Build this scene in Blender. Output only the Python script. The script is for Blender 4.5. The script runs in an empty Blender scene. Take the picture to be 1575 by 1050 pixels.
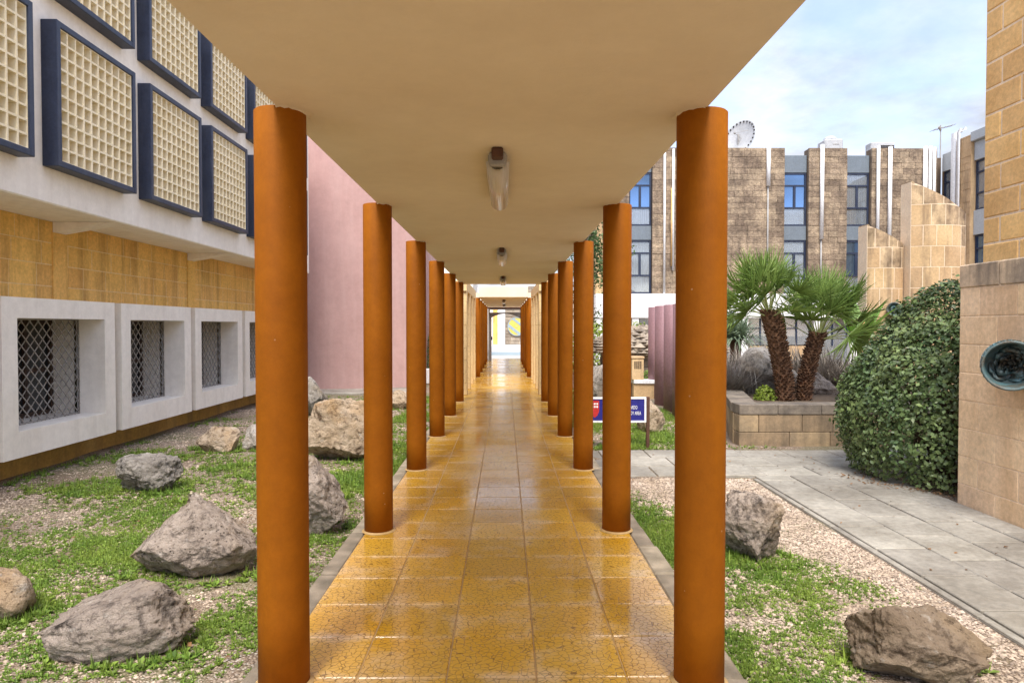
import bpy, bmesh, math, random
import numpy as np
from mathutils import Vector, Matrix, noise as mnoise
R = math.radians
random.seed(7); rng = np.random.default_rng(7)
scene = bpy.context.scene
C = scene.collection
# ---------------------------------------------------------------- camera, sky, sun, exposure
EYE = 1.556
cam_d = bpy.data.cameras.new('camera'); cam = bpy.data.objects.new('camera', cam_d); C.objects.link(cam)
cam_d.sensor_width = 36.0; cam_d.lens = 24.0; cam_d.clip_end = 2000; cam_d.clip_start = 0.05
cam.location = (0, 0, EYE); cam.rotation_euler = (R(90 - 1.255), 0, R(-0.573))
scene.camera = cam
SUN_EL, SUN_AZ = 56.0, 182.0            # azimuth clockwise from +Y
world = bpy.data.worlds.new('World'); scene.world = world; world.use_nodes = True
def build_world():
    nt = world.node_tree; nt.nodes.clear(); L = nt.links.new
    out = nt.nodes.new('ShaderNodeOutputWorld'); bg = nt.nodes.new('ShaderNodeBackground')
    sky = nt.nodes.new('ShaderNodeTexSky'); sky.sky_type = 'NISHITA'; sky.sun_disc = False
    sky.sun_elevation = R(SUN_EL); sky.sun_rotation = R(SUN_AZ); sky.air_density = 1.0; sky.dust_density = 0.6; sky.ozone_density = 3.0
    tc = nt.nodes.new('ShaderNodeTexCoord'); sep = nt.nodes.new('ShaderNodeSeparateXYZ'); L(tc.outputs['Generated'], sep.inputs[0])
    zz = nt.nodes.new('ShaderNodeMath'); zz.operation = 'MAXIMUM'; L(sep.outputs['Z'], zz.inputs[0]); zz.inputs[1].default_value = 0.0
    za = nt.nodes.new('ShaderNodeMath'); za.operation = 'ADD'; L(zz.outputs[0], za.inputs[0]); za.inputs[1].default_value = 0.22
    dv = nt.nodes.new('ShaderNodeVectorMath'); dv.operation = 'DIVIDE'; L(tc.outputs['Generated'], dv.inputs[0])
    cb = nt.nodes.new('ShaderNodeCombineXYZ')
    for i in range(3): L(za.outputs[0], cb.inputs[i])
    L(cb.outputs[0], dv.inputs[1])
    ns = nt.nodes.new('ShaderNodeTexNoise'); ns.inputs['Scale'].default_value = 1.7; ns.inputs['Detail'].default_value = 9; ns.inputs['Roughness'].default_value = 0.55
    ns.inputs['Distortion'].default_value = 0.4
    L(dv.outputs[0], ns.inputs['Vector'])
    rp = nt.nodes.new('ShaderNodeValToRGB'); rp.color_ramp.elements[0].position = 0.40; rp.color_ramp.elements[1].position = 0.64
    L(ns.outputs['Fac'], rp.inputs[0])
    tint = nt.nodes.new('ShaderNodeVectorMath'); tint.operation = 'MULTIPLY'; L(sky.outputs[0], tint.inputs[0]); tint.inputs[1].default_value = (1.12, 0.96, 0.97)
    f = nt.nodes.new('ShaderNodeMath'); f.operation = 'MULTIPLY_ADD'; L(rp.outputs[0], f.inputs[0]); f.inputs[1].default_value = 0.72; f.inputs[2].default_value = 0.24
    mx = nt.nodes.new('ShaderNodeMix'); mx.data_type = 'RGBA'
    L(f.outputs[0], mx.inputs['Factor']); L(tint.outputs[0], mx.inputs[6])
    ov = nt.nodes.new('ShaderNodeMath'); ov.operation = 'MULTIPLY_ADD'; L(zz.outputs[0], ov.inputs[0]); ov.inputs[1].default_value = 2/3; ov.inputs[2].default_value = 1/3
    cl = nt.nodes.new('ShaderNodeVectorMath'); cl.operation = 'SCALE'; cl.inputs[0].default_value = (4.7, 4.85, 5.2); 
    n2 = nt.nodes.new('ShaderNodeTexNoise'); n2.inputs['Scale'].default_value = 3.1; n2.inputs['Detail'].default_value = 8; n2.inputs['Roughness'].default_value = 0.6; L(dv.outputs[0], n2.inputs['Vector'])
    r2 = nt.nodes.new('ShaderNodeMapRange'); r2.inputs['From Min'].default_value = 0.36; r2.inputs['From Max'].default_value = 0.64; r2.inputs['To Min'].default_value = 0.72; r2.inputs['To Max'].default_value = 1.22; L(n2.outputs['Fac'], r2.inputs['Value'])
    pv = nt.nodes.new('ShaderNodeMath'); pv.operation = 'MULTIPLY'; L(ov.outputs[0], pv.inputs[0]); L(r2.outputs[0], pv.inputs[1]); L(pv.outputs[0], cl.inputs['Scale'])
    L(cl.outputs[0], mx.inputs[7])
    L(mx.outputs[2], bg.inputs['Color']); bg.inputs['Strength'].default_value = 0.10
    L(bg.outputs[0], out.inputs['Surface'])
build_world()
sun_d = bpy.data.lights.new('sun', 'SUN'); sun_d.energy = 1.5; sun_d.angle = R(28); sun_d.color = (1.0, 0.94, 0.85)
sun = bpy.data.objects.new('sun', sun_d); C.objects.link(sun)
sd = Vector((math.sin(R(SUN_AZ)) * math.cos(R(SUN_EL)), math.cos(R(SUN_AZ)) * math.cos(R(SUN_EL)), math.sin(R(SUN_EL))))
sun.rotation_euler = sd.to_track_quat('Z', 'Y').to_euler(); sun.location = sd * 60
vs = scene.view_settings; vs.view_transform = 'Standard'; vs.look = 'None'; vs.exposure = 1.95; vs.gamma = 1.0; vs.use_curve_mapping = False

# ---------------------------------------------------------------- helpers
class MB:
    def __init__(s): s.v = []; s.f = []
    def add(s, vs, fs):
        n = len(s.v); s.v.extend([tuple(q) for q in vs]); s.f.extend([tuple(i + n for i in q) for q in fs])
    def box(s, x0, x1, y0, y1, z0, z1):
        s.add([(x0,y0,z0),(x1,y0,z0),(x1,y1,z0),(x0,y1,z0),(x0,y0,z1),(x1,y0,z1),(x1,y1,z1),(x0,y1,z1)],
              [(0,3,2,1),(4,5,6,7),(0,1,5,4),(1,2,6,5),(2,3,7,6),(3,0,4,7)])
    def cbox(s, x0, x1, y0, y1, z0, z1, b):
        # box with chamfered edges
        c = ((x0+x1)/2,(y0+y1)/2,(z0+z1)/2); h = ((x1-x0)/2,(y1-y0)/2,(z1-z0)/2)
        b = min(b, *(0.45*q for q in h)); V = []; idx = {}
        for sx in (-1,1):
            for sy in (-1,1):
                for sz in (-1,1):
                    for a in range(3):
                        p = [sx*(h[0]-b), sy*(h[1]-b), sz*(h[2]-b)]; p[a] = (sx,sy,sz)[a]*h[a]
                        idx[(sx,sy,sz,a)] = len(V); V.append((c[0]+p[0], c[1]+p[1], c[2]+p[2]))
        F = []
        for a in range(3):
            o = [i for i in range(3) if i != a]
            for sg in (-1,1):
                q = []
                for (u,w) in ((-1,-1),(1,-1),(1,1),(-1,1)):
                    k = [0,0,0]; k[a]=sg; k[o[0]]=u; k[o[1]]=w; q.append(idx[tuple(k)+(a,)])
                if (sg > 0) != (a != 1): q.reverse()
                F.append(q)
            for u in (-1,1):
                for w in (-1,1):
                    k0=[0,0,0]; k0[a]=-1; k0[o[0]]=u; k0[o[1]]=w; k1=list(k0); k1[a]=1
                    q = [idx[tuple(k0)+(o[0],)], idx[tuple(k1)+(o[0],)], idx[tuple(k1)+(o[1],)], idx[tuple(k0)+(o[1],)]]
                    pa, pb, pc = (Vector(V[i]) for i in q[:3]); nn = (pb-pa).cross(pc-pa); mid = sum((Vector(V[i]) for i in q), Vector())/4 - Vector(c)
                    if nn.dot(mid) < 0: q.reverse()
                    F.append(q)
        for sx in (-1,1):
            for sy in (-1,1):
                for sz in (-1,1):
                    q = [idx[(sx,sy,sz,a)] for a in range(3)]
                    if sx*sy*sz < 0: q.reverse()
                    F.append(q)
        s.add(V, F)
    def lathe(s, prof, cx=0, cy=0, seg=32, cap=True):
        n = len(prof); V = []; F = []
        for (r, z) in prof:
            for k in range(seg):
                a = 2*math.pi*k/seg; V.append((cx+r*math.cos(a), cy+r*math.sin(a), z))
        for i in range(n-1):
            for k in range(seg):
                k2 = (k+1) % seg; F.append((i*seg+k, i*seg+k2, (i+1)*seg+k2, (i+1)*seg+k))
        if cap: F.append(tuple(range(seg))[::-1]); F.append(tuple((n-1)*seg+k for k in range(seg)))
        s.add(V, F)
    def tube(s, pts, r, seg=8):
        pts = [Vector(p) for p in pts]; rs = r if isinstance(r, (list, tuple)) else [r]*len(pts); V = []; F = []
        for i, p in enumerate(pts):
            t = (pts[min(i+1,len(pts)-1)] - pts[max(i-1,0)]).normalized()
            u = t.cross(Vector((0,0,1)) if abs(t.z) < 0.9 else Vector((1,0,0))).normalized(); w = t.cross(u)
            for k in range(seg):
                a = 2*math.pi*k/seg; V.append(p + (u*math.cos(a) + w*math.sin(a))*rs[i])
        for i in range(len(pts)-1):
            for k in range(seg):
                k2=(k+1)%seg; F.append((i*seg+k2, i*seg+k, (i+1)*seg+k, (i+1)*seg+k2))
        F.append(tuple(range(seg))); F.append(tuple((len(pts)-1)*seg+k for k in range(seg))[::-1])
        s.add(V, F)
    def prism(s, poly, z0, z1):
        n = len(poly); V = [(x,y,z0) for x,y in poly] + [(x,y,z1) for x,y in poly]
        F = [tuple(range(n))[::-1], tuple(range(n,2*n))] + [(i,(i+1)%n,n+(i+1)%n,n+i) for i in range(n)]
        s.add(V, F)
    def mesh(s, name, smooth=False):
        m = bpy.data.meshes.new(name); m.from_pydata(s.v, [], s.f); m.update()
        if smooth: m.polygons.foreach_set('use_smooth', [True]*len(m.polygons))
        return m
    def build(s, name, mt, parent=None, smooth=False): return link(name, s.mesh(name, smooth), mt, parent)
def link(name, mesh, mt, parent=None):
    if mt is not None and len(mesh.materials) == 0: mesh.materials.append(mt)
    o = bpy.data.objects.new(name, mesh); C.objects.link(o)
    if parent is not None:
        o.parent = parent; o.matrix_parent_inverse = Matrix.Translation(-parent.location) if parent.rotation_euler.z == 0 else parent.matrix_basis.inverted()
    return o
def child(name, mesh, mt, parent, loc=(0,0,0), rz=0.0):
    """shared-mesh part placed in world coordinates under an unrotated parent"""
    o = link(name, mesh, mt, parent); o.location = loc; o.rotation_euler = (0,0,rz); return o
def tag(o, label, cat, group=None):
    o['label'] = label; o['category'] = cat
    if group: o['group'] = group
    return o
def struct(o): o['kind'] = 'structure'; return o
def stuff(o): o['kind'] = 'stuff'; return o
def empty(name, loc, label, cat, group=None):
    o = bpy.data.objects.new(name, None); C.objects.link(o); o.location = loc; o.empty_display_size = 0.1
    return tag(o, label, cat, group)
def np_mesh(name, V, F, mt, smooth=False):
    """V (n,3) array, F (m,k) array of equal-size faces"""
    m = bpy.data.meshes.new(name); n, k = F.shape
    m.vertices.add(len(V)); m.vertices.foreach_set('co', V.astype(np.float32).ravel())
    m.loops.add(n*k); m.loops.foreach_set('vertex_index', F.astype(np.int32).ravel())
    m.polygons.add(n); m.polygons.foreach_set('loop_start', np.arange(0, n*k, k, dtype=np.int32))
    m.update(calc_edges=True); m.validate()
    if smooth: m.polygons.foreach_set('use_smooth', [True]*n)
    if mt: m.materials.append(mt)
    return m
def scatter(name, tv, tf, P, S, rotz, tilt, mt):
    """copies of one small template baked into one mesh. S (n,) or (n,3)"""
    n = len(P); S = S if S.ndim == 2 else np.repeat(S[:,None], 3, 1)
    V = tv[None]*S[:,None,:]
    ct, st = np.cos(tilt)[:,None], np.sin(tilt)[:,None]
    y = V[:,:,1]*ct - V[:,:,2]*st; z = V[:,:,1]*st + V[:,:,2]*ct; x = V[:,:,0]
    c, s_ = np.cos(rotz)[:,None], np.sin(rotz)[:,None]
    V = np.stack([x*c - y*s_, x*s_ + y*c, z], 2) + P[:,None,:]
    F = tf[None] + (np.arange(n)*len(tv))[:,None,None]
    return np_mesh(name, V.reshape(-1,3), F.reshape(-1, tf.shape[1]), mt)

# ---------------------------------------------------------------- materials
class NT:
    def __init__(s, name):
        s.m = bpy.data.materials.new(name); s.m.use_nodes = True; s.t = s.m.node_tree; s.b = s.t.nodes['Principled BSDF']
        s.geo = s.n('ShaderNodeNewGeometry'); s.pos = s.geo.outputs['Position']
    def n(s, ty, **kw):
        q = s.t.nodes.new(ty)
        for k, v in kw.items(): setattr(q, k, v)
        return q
    def L(s, a, b): s.t.links.new(a, b)
    def noise(s, scale, detail=6, rough=0.55, vec=None, dist=0.0):
        q = s.n('ShaderNodeTexNoise'); q.inputs['Scale'].default_value = scale; q.inputs['Detail'].default_value = detail
        q.inputs['Roughness'].default_value = rough; q.inputs['Distortion'].default_value = dist; s.L(vec or s.pos, q.inputs['Vector']); return q.outputs['Fac']
    def voro(s, scale, feature='F1', vec=None, out='Distance'):
        q = s.n('ShaderNodeTexVoronoi', feature=feature); q.inputs['Scale'].default_value = scale; s.L(vec or s.pos, q.inputs['Vector']); return q.outputs[out]
    def ramp(s, fac, a, b, ca=(0,0,0,1), cb=(1,1,1,1)):
        q = s.n('ShaderNodeValToRGB'); e = q.color_ramp.elements; e[0].position = a; e[1].position = b; e[0].color = ca; e[1].color = cb; s.L(fac, q.inputs[0]); return q.outputs[0]
    def mix(s, fac, a, b, mode='MIX'):
        q = s.n('ShaderNodeMix', data_type='RGBA', blend_type=mode)
        for sock, v in ((q.inputs['Factor'], fac), (q.inputs[6], a), (q.inputs[7], b)):
            if isinstance(v, (int, float)): sock.default_value = v
            elif isinstance(v, tuple): sock.default_value = v if len(v) == 4 else v + (1,)
            else: s.L(v, sock)
        return q.outputs[2]
    def math(s, op, a, b=None, c=None):
        q = s.n('ShaderNodeMath', operation=op)
        for i, v in enumerate((a, b, c)):
            if v is None: continue
            if isinstance(v, (int, float)): q.inputs[i].default_value = v
            else: s.L(v, q.inputs[i])
        return q.outputs[0]
    def scaled(s, sx, sy, sz):
        q = s.n('ShaderNodeVectorMath', operation='MULTIPLY'); s.L(s.pos, q.inputs[0]); q.inputs[1].default_value = (sx, sy, sz); return q.outputs[0]
    def rnd(s): return s.n('ShaderNodeObjectInfo').outputs['Random']
    def island(s): return s.geo.outputs['Random Per Island']
    def hsv(s, col, val=None, hue=None):
        q = s.n('ShaderNodeHueSaturation'); s.L(col, q.inputs['Color'])
        if val is not None: s.L(val, q.inputs['Value'])
        if hue is not None: s.L(hue, q.inputs['Hue'])
        return q.outputs[0]
    def out(s, col, rough=0.7, bump=None, bstr=0.3, bdist=0.01, spec=0.5):
        if isinstance(col, tuple): s.b.inputs['Base Color'].default_value = col if len(col) == 4 else col + (1,)
        else: s.L(col, s.b.inputs['Base Color'])
        if isinstance(rough, (int, float)): s.b.inputs['Roughness'].default_value = rough
        else: s.L(rough, s.b.inputs['Roughness'])
        s.b.inputs['Specular IOR Level'].default_value = spec
        if bump is not None:
            q = s.n('ShaderNodeBump'); q.inputs['Strength'].default_value = bstr; q.inputs['Distance'].default_value = bdist
            s.L(bump, q.inputs['Height']); s.L(q.outputs[0], s.b.inputs['Normal'])
        return s.m
def plain(name, a, b=None, scale=2.0, rough=0.7, bscale=60, bstr=0.15, vary=0.0, by='object', streak=0.0, streakcol=(0.1,0.08,0.06), spec=0.4, bdist=0.01, grain=0.2, gscale=24):
    q = NT(name); b = b or tuple(x*0.82 for x in a)
    col = q.mix(q.ramp(q.noise(scale, 8, 0.62), 0.36, 0.64), a, b)
    if grain:
        g = q.ramp(q.noise(gscale, 10, 0.78), 0.34, 0.66); col = q.hsv(col, val=q.math('MULTIPLY_ADD', g, 2*grain, 1-grain))
    if streak:
        st = q.ramp(q.noise(1.0, 7, 0.65, q.scaled(5, 5, 0.55)), 0.47, 0.74)
        col = q.mix(q.math('MULTIPLY', st, streak), col, streakcol)
    if vary:
        r = q.rnd() if by == 'object' else q.island()
        col = q.hsv(col, val=q.math('MULTIPLY_ADD', r, 2*vary, 1-vary), hue=q.math('MULTIPLY_ADD', r, 0.008, 0.496))
    return q.out(col, rough, q.noise(bscale, 8, 0.65), bstr, bdist, spec)
def glass(name, tint, rough=0.03, spec=1.0):
    q = NT(name); return q.out(q.mix(q.noise(0.8, 2), tint, tuple(x*0.7 for x in tint)), rough, q.noise(1.3, 2), 0.04, 0.02, spec)

M = {}
M['column'] = plain('orange_paint', (0.315,0.093,0.003), (0.265,0.074,0.002), 2.2, 0.7, 120, 0.16, spec=0.15, grain=0.09, gscale=14, streak=0.3, streakcol=(0.22,0.062,0.003))
def column_material():
    q = NT('orange_paint')
    col = q.mix(q.ramp(q.noise(2.2, 8, 0.62), 0.36, 0.64), (0.315,0.099,0.003), (0.265,0.079,0.002))
    col = q.mix(q.math('MULTIPLY', q.ramp(q.noise(1.0, 7, 0.65, q.scaled(6, 6, 0.5)), 0.5, 0.75), 0.35), col, (0.215,0.062,0.003))
    g = q.ramp(q.noise(16, 10, 0.78), 0.34, 0.66); col = q.hsv(col, val=q.math('MULTIPLY_ADD', g, 0.2, 0.9))
    chip = q.math('MULTIPLY', q.ramp(q.voro(11), 0.035, 0.055, (1,1,1,1), (0,0,0,1)), q.ramp(q.noise(2.7, 2), 0.52, 0.56))
    col = q.mix(q.math('MULTIPLY', chip, 0.6), col, (0.55,0.38,0.22))
    return q.out(col, 0.68, q.noise(60, 8, 0.7), 0.2, 0.008, 0.15)
M['column'] = column_material()
M['soffit'] = plain('cream_soffit_paint', (0.82,0.72,0.56), (0.75,0.64,0.48), 0.8, 0.85, 50, 0.2, grain=0.03, gscale=6)
M['white'] = plain('white_render', (0.93,0.88,0.80), (0.87,0.81,0.72), 0.7, 0.8, 40, 0.12, grain=0.07, gscale=9, streak=0.2, streakcol=(0.42,0.34,0.26))
M['whitepaint'] = plain('white_paint', (0.80,0.80,0.80), (0.72,0.72,0.72), 1.0, 0.55, 30, 0.05)
M['navy'] = plain('navy_frame', (0.016,0.024,0.052), (0.026,0.036,0.07), 3, 0.45, 60, 0.12, streak=0.25, streakcol=(0.12,0.14,0.17))
M['lattice'] = plain('cream_lattice', (0.84,0.75,0.56), (0.79,0.69,0.48), 2.5, 0.8, 60, 0.1, grain=0.08)
M['ochre'] = plain('ochre_stone', (0.82,0.51,0.15), (0.70,0.40,0.10), 1.3, 0.85, 45, 0.25, vary=0.04, streak=0.75, streakcol=(0.27,0.14,0.035))
M['ochrebase'] = plain('ochre_base_paint', (0.56,0.34,0.09), (0.42,0.26,0.08), 1.6, 0.85, 45, 0.25, streak=0.5, streakcol=(0.16,0.11,0.06))
M['mortar'] = plain('pale_mortar', (0.80,0.60,0.32), (0.72,0.52,0.26), 3, 0.9, 80, 0.2)
M['pink'] = plain('pink_render', (0.47,0.30,0.28), (0.42,0.26,0.24), 0.6, 0.85, 35, 0.2, grain=0.08, gscale=5, streak=0.4, streakcol=(0.53,0.37,0.345))
M['mauve'] = plain('mauve_paint', (0.33,0.195,0.21), (0.28,0.16,0.175), 0.8, 0.7, 35, 0.08)
M['lime'] = plain('limestone_block', (0.78,0.58,0.38), (0.69,0.49,0.295), 1.7, 0.88, 50, 0.3, vary=0.08, streak=0.45, streakcol=(0.42,0.24,0.11))
M['limeup'] = plain('golden_limestone_block', (0.74,0.475,0.20), (0.63,0.38,0.14), 2.0, 0.88, 50, 0.35, vary=0.13)
M['limelight'] = plain('pale_limestone_block', (0.60,0.42,0.235), (0.48,0.32,0.165), 1.1, 0.88, 40, 0.3, vary=0.10, streak=0.8, streakcol=(0.13,0.09,0.06))
M['limestain'] = plain('rain_stained_limestone', (0.62,0.45,0.27), (0.17,0.115,0.07), 2.0, 0.9, 40, 0.3, vary=0.1, streak=0.95, streakcol=(0.06,0.042,0.03), grain=0.3, gscale=9)
M['capstain'] = plain('stained_capping_stone', (0.60,0.45,0.30), (0.26,0.21,0.16), 2.0, 0.9, 45, 0.4, vary=0.08, streak=0.95, streakcol=(0.055,0.05,0.045))
M['limejoint'] = plain('pale_joint', (0.80,0.65,0.47), (0.72,0.56,0.39), 3, 0.9, 80, 0.2)
M['planter'] = plain('planter_stone', (0.43,0.31,0.18), (0.24,0.18,0.115), 2.6, 0.9, 45, 0.4, vary=0.2, streak=0.7, streakcol=(0.10,0.085,0.06))
M['coping'] = plain('weathered_coping', (0.30,0.25,0.19), (0.13,0.11,0.09), 2.4, 0.9, 45, 0.4, vary=0.1, streak=0.4, streakcol=(0.07,0.06,0.05))
M['brown'] = plain('brown_stone_cladding', (0.40,0.305,0.21), (0.17,0.125,0.088), 1.1, 0.92, 14, 0.9, vary=0.2, by='island', streak=0.6, streakcol=(0.08,0.062,0.048), bdist=0.05, grain=0.45, gscale=7)
M['browncore'] = plain('brown_stone_joint', (0.19,0.14,0.10), (0.14,0.10,0.07), 2, 0.95, 20, 0.4)
M['spandrel'] = plain('grey_spandrel', (0.17,0.205,0.24), (0.14,0.17,0.20), 0.8, 0.7, 30, 0.08, streak=0.2, streakcol=(0.08,0.09,0.1))
M['grey'] = plain('grey_metal', (0.38,0.37,0.35), (0.30,0.29,0.28), 4, 0.5, 60, 0.1)
M['grille'] = plain('grey_grille_paint', (0.33,0.31,0.285), (0.22,0.20,0.18), 9, 0.55, 90, 0.1)
M['dark'] = plain('dark_interior', (0.02,0.017,0.015), (0.03,0.025,0.02), 2, 0.8)
M['woodbrown'] = plain('dark_brown_wood', (0.055,0.03,0.02), (0.04,0.022,0.014), 8, 0.5)
M['roofgrey'] = plain('weathered_white_plastic', (0.48,0.49,0.50), (0.40,0.41,0.42), 2, 0.6)
M['glass'] = glass('window_glass', (0.03,0.035,0.04))
M['blind'] = plain('cream_blind', (0.62,0.55,0.42), (0.52,0.45,0.33), 3, 0.8)
M['kerb'] = plain('kerb_stone', (0.42,0.345,0.25), (0.22,0.185,0.13), 6, 0.9, 50, 0.7, vary=0.22, streak=0.5)
M['paver'] = plain('grey_paver', (0.40,0.375,0.32), (0.22,0.20,0.165), 1.1, 0.6, 70, 0.3, vary=0.14, grain=0.25, gscale=16, streak=0.35, streakcol=(0.14,0.115,0.08))
M['bed'] = plain('path_bedding', (0.24,0.22,0.19), (0.17,0.155,0.13), 6, 0.95, 60, 0.4)
M['bronze'] = plain('verdigris_bronze', (0.09,0.19,0.21), (0.10,0.07,0.04), 9, 0.45, 45, 0.6, spec=0.6)
M['signblue'] = plain('blue_sign', (0.018,0.018,0.19), (0.016,0.016,0.17), 2, 0.35)
M['signred'] = plain('red_crest', (0.5,0.03,0.03), None, 2, 0.4)
M['rust'] = plain('brown_post', (0.10,0.045,0.025), (0.07,0.03,0.018), 9, 0.7, 70, 0.3)
M['redbrown'] = plain('dark_red_beam', (0.13,0.03,0.018), None, 3, 0.6)
M['discyellow'] = plain('yellow_medallion', (0.62,0.50,0.10), (0.55,0.42,0.08), 4, 0.6)
M['discband'] = plain('blue_grey_band', (0.30,0.38,0.40), (0.25,0.32,0.36), 4, 0.6)
M['plaza'] = plain('pale_paving', (0.62,0.59,0.54), (0.54,0.51,0.47), 0.7, 0.6, 20, 0.1)
M['wingpanel'] = plain('pale_grey_panel', (0.42,0.44,0.45), (0.36,0.38,0.39), 1, 0.7)
M['bark'] = plain('palm_fibre', (0.19,0.10,0.055), (0.085,0.046,0.026), 14, 0.95, 40, 0.6, vary=0.35, by='island')
M['petiole'] = plain('palm_petiole', (0.38,0.42,0.17), (0.30,0.34,0.13), 6, 0.6)
M['stem'] = plain('woody_stem', (0.12,0.08,0.05), (0.08,0.05,0.03), 9, 0.9)
M['soil'] = plain('planter_soil', (0.16,0.11,0.07), (0.10,0.07,0.045), 7, 0.95, 40, 0.7)
M['rubble'] = plain('rubble_stone', (0.36,0.30,0.23), (0.22,0.18,0.14), 2, 0.95, 25, 0.5, vary=0.3, by='island')
def leafmat(name, a, b, vary=0.35, rough=0.45, trans=0.25, spec=0.4):
    q = NT(name); r = q.island()
    col = q.mix(q.math('MULTIPLY_ADD', q.ramp(q.noise(2.2, 4), .35, .65), .55, q.math('MULTIPLY', r, .45)), a, b); r2 = q.math('FRACT', q.math('MULTIPLY', r, 37.7))
    col = q.hsv(col, val=q.math('MULTIPLY_ADD', r2, 2*vary, 1-vary))
    m = q.out(col, rough, spec=spec)
    tr = q.n('ShaderNodeBsdfTranslucent'); q.L(col, tr.inputs[0]); ad = q.n('ShaderNodeMixShader'); ad.inputs[0].default_value = trans
    q.L(q.b.outputs[0], ad.inputs[1]); q.L(tr.outputs[0], ad.inputs[2]); q.L(ad.outputs[0], q.t.nodes['Material Output'].inputs['Surface'])
    return m
M['bushleaf'] = leafmat('glossy_bush_leaf', (0.06,0.11,0.038), (0.19,0.245,0.085), 0.5, 0.4, 0.15, 0.4)
M['grass'] = leafmat('weed_leaf', (0.11,0.215,0.03), (0.28,0.36,0.065), 0.5, 0.5, 0.3)
M['palmleaf'] = leafmat('palm_leaf', (0.12,0.21,0.042), (0.26,0.36,0.085), 0.3, 0.42, 0.2)
M['yucca'] = leafmat('blue_green_blade', (0.16,0.22,0.14), (0.24,0.30,0.19), 0.25, 0.5, 0.15)
M['lavender'] = leafmat('grey_shrub', (0.27,0.215,0.19), (0.34,0.31,0.245), 0.35, 0.7, 0.15)
M['limegreen'] = leafmat('yellow_green_leaf', (0.20,0.28,0.03), (0.28,0.36,0.05), 0.25, 0.5, 0.3)
M['bananaleaf'] = leafmat('broad_green_leaf', (0.12,0.26,0.03), (0.18,0.33,0.05), 0.2, 0.4, 0.3)
M['treeleaf'] = leafmat('tree_leaf', (0.05,0.10,0.03), (0.10,0.16,0.05), 0.4, 0.5, 0.2)
def tile_material():
    q = NT('crackled_yellow_tile')
    # wobble the lookup so the engraved lines bend, and break them up with a noise mask
    nv = q.n('ShaderNodeTexNoise'); nv.inputs['Scale'].default_value = 9; q.L(q.pos, nv.inputs['Vector'])
    va = q.n('ShaderNodeVectorMath', operation='MULTIPLY_ADD'); q.L(nv.outputs['Color'], va.inputs[0]); va.inputs[1].default_value = (0.035,)*3; q.L(q.pos, va.inputs[2])
    e = q.voro(33, 'DISTANCE_TO_EDGE', va.outputs[0])
    line = q.ramp(e, 0.022, 0.06, (1,1,1,1), (0,0,0,1))
    gate = q.ramp(q.noise(34, 2), 0.37, 0.45)
    line = q.math('MULTIPLY', line, gate)
    r = q.rnd()
    base = q.mix(q.ramp(q.noise(1.3, 7, 0.6), 0.34, 0.66), (0.63,0.325,0.02), (0.67,0.40,0.08))
    sx = q.n('ShaderNodeSeparateXYZ'); q.L(q.pos, sx.inputs[0]); ed = []
    for o_, t0 in (('X', TX0), ('Y', TY0)):
        fr = q.math('FRACT', q.math('DIVIDE', q.math('SUBTRACT', sx.outputs[o_], t0-40*TW), TW)); ed.append(q.math('MINIMUM', fr, q.math('SUBTRACT', 1.0, fr)))
    near = q.ramp(ed[1], 0.0, 0.16, (1,1,1,1), (0,0,0,1)); near = q.math('MAXIMUM', near, q.math('MULTIPLY', q.ramp(ed[0], 0.0, 0.12, (1,1,1,1), (0,0,0,1)), .6))
    worn = q.ramp(q.math('ADD', q.noise(2.6, 9, 0.68), q.math('MULTIPLY', near, 0.13)), 0.53, 0.72)
    base = q.mix(q.math('MULTIPLY', worn, 0.7), base, (0.74,0.52,0.29))
    base = q.hsv(base, val=q.math('MULTIPLY_ADD', r, 0.22, 0.88), hue=q.math('MULTIPLY_ADD', q.math('FRACT', q.math('MULTIPLY', r, 7.3)), 0.006, 0.499))
    col = q.mix(q.math('MULTIPLY', line, 0.75), base, (0.13,0.06,0.015))
    wet = q.ramp(q.noise(0.9, 5, 0.6), 0.35, 0.65)
    rough = q.math('MULTIPLY_ADD', wet, 0.20, 0.07)
    h = q.math('SUBTRACT', q.math('MULTIPLY', q.noise(14, 5), 0.5), q.math('MULTIPLY', line, 0.8))
    return q.out(col, rough, h, 0.22, 0.006, 0.5)
TX0, TW, TY0 = -1.06, 0.40, -1.0
M['tile'] = tile_material()
M['tilejoint'] = plain('pale_tile_joint', (0.56,0.37,0.16), (0.46,0.29,0.11), 4, 0.5)
def ground_material():
    q = NT('gravel_ground')
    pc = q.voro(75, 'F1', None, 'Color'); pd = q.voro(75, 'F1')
    sp = q.n('ShaderNodeSeparateColor'); q.L(pc, sp.inputs[0])
    peb = q.mix(sp.outputs[0], (0.25,0.18,0.125), (0.48,0.39,0.30))
    peb = q.mix(q.ramp(sp.outputs[1], 0.8, 0.85), peb, (0.62,0.56,0.48))
    soil = q.mix(q.noise(18, 6), (0.20,0.145,0.10), (0.34,0.26,0.18))
    col = q.mix(q.ramp(q.noise(1.1, 6, 0.6), 0.35, 0.6), soil, peb)
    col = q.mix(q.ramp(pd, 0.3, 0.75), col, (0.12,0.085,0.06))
    moss = q.ramp(q.noise(0.8, 7, 0.65), 0.5, 0.62)
    col = q.mix(q.math('MULTIPLY', moss, 0.35), col, (0.10,0.15,0.035))
    return q.out(col, 0.92, q.math('MULTIPLY', pd, -1.0), 0.7, 0.012, 0.2)
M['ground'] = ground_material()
M['pebble'] = plain('pebble', (0.50,0.40,0.315), (0.33,0.255,0.185), 3, 0.85, 60, 0.2, vary=0.4, by='island')
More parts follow.
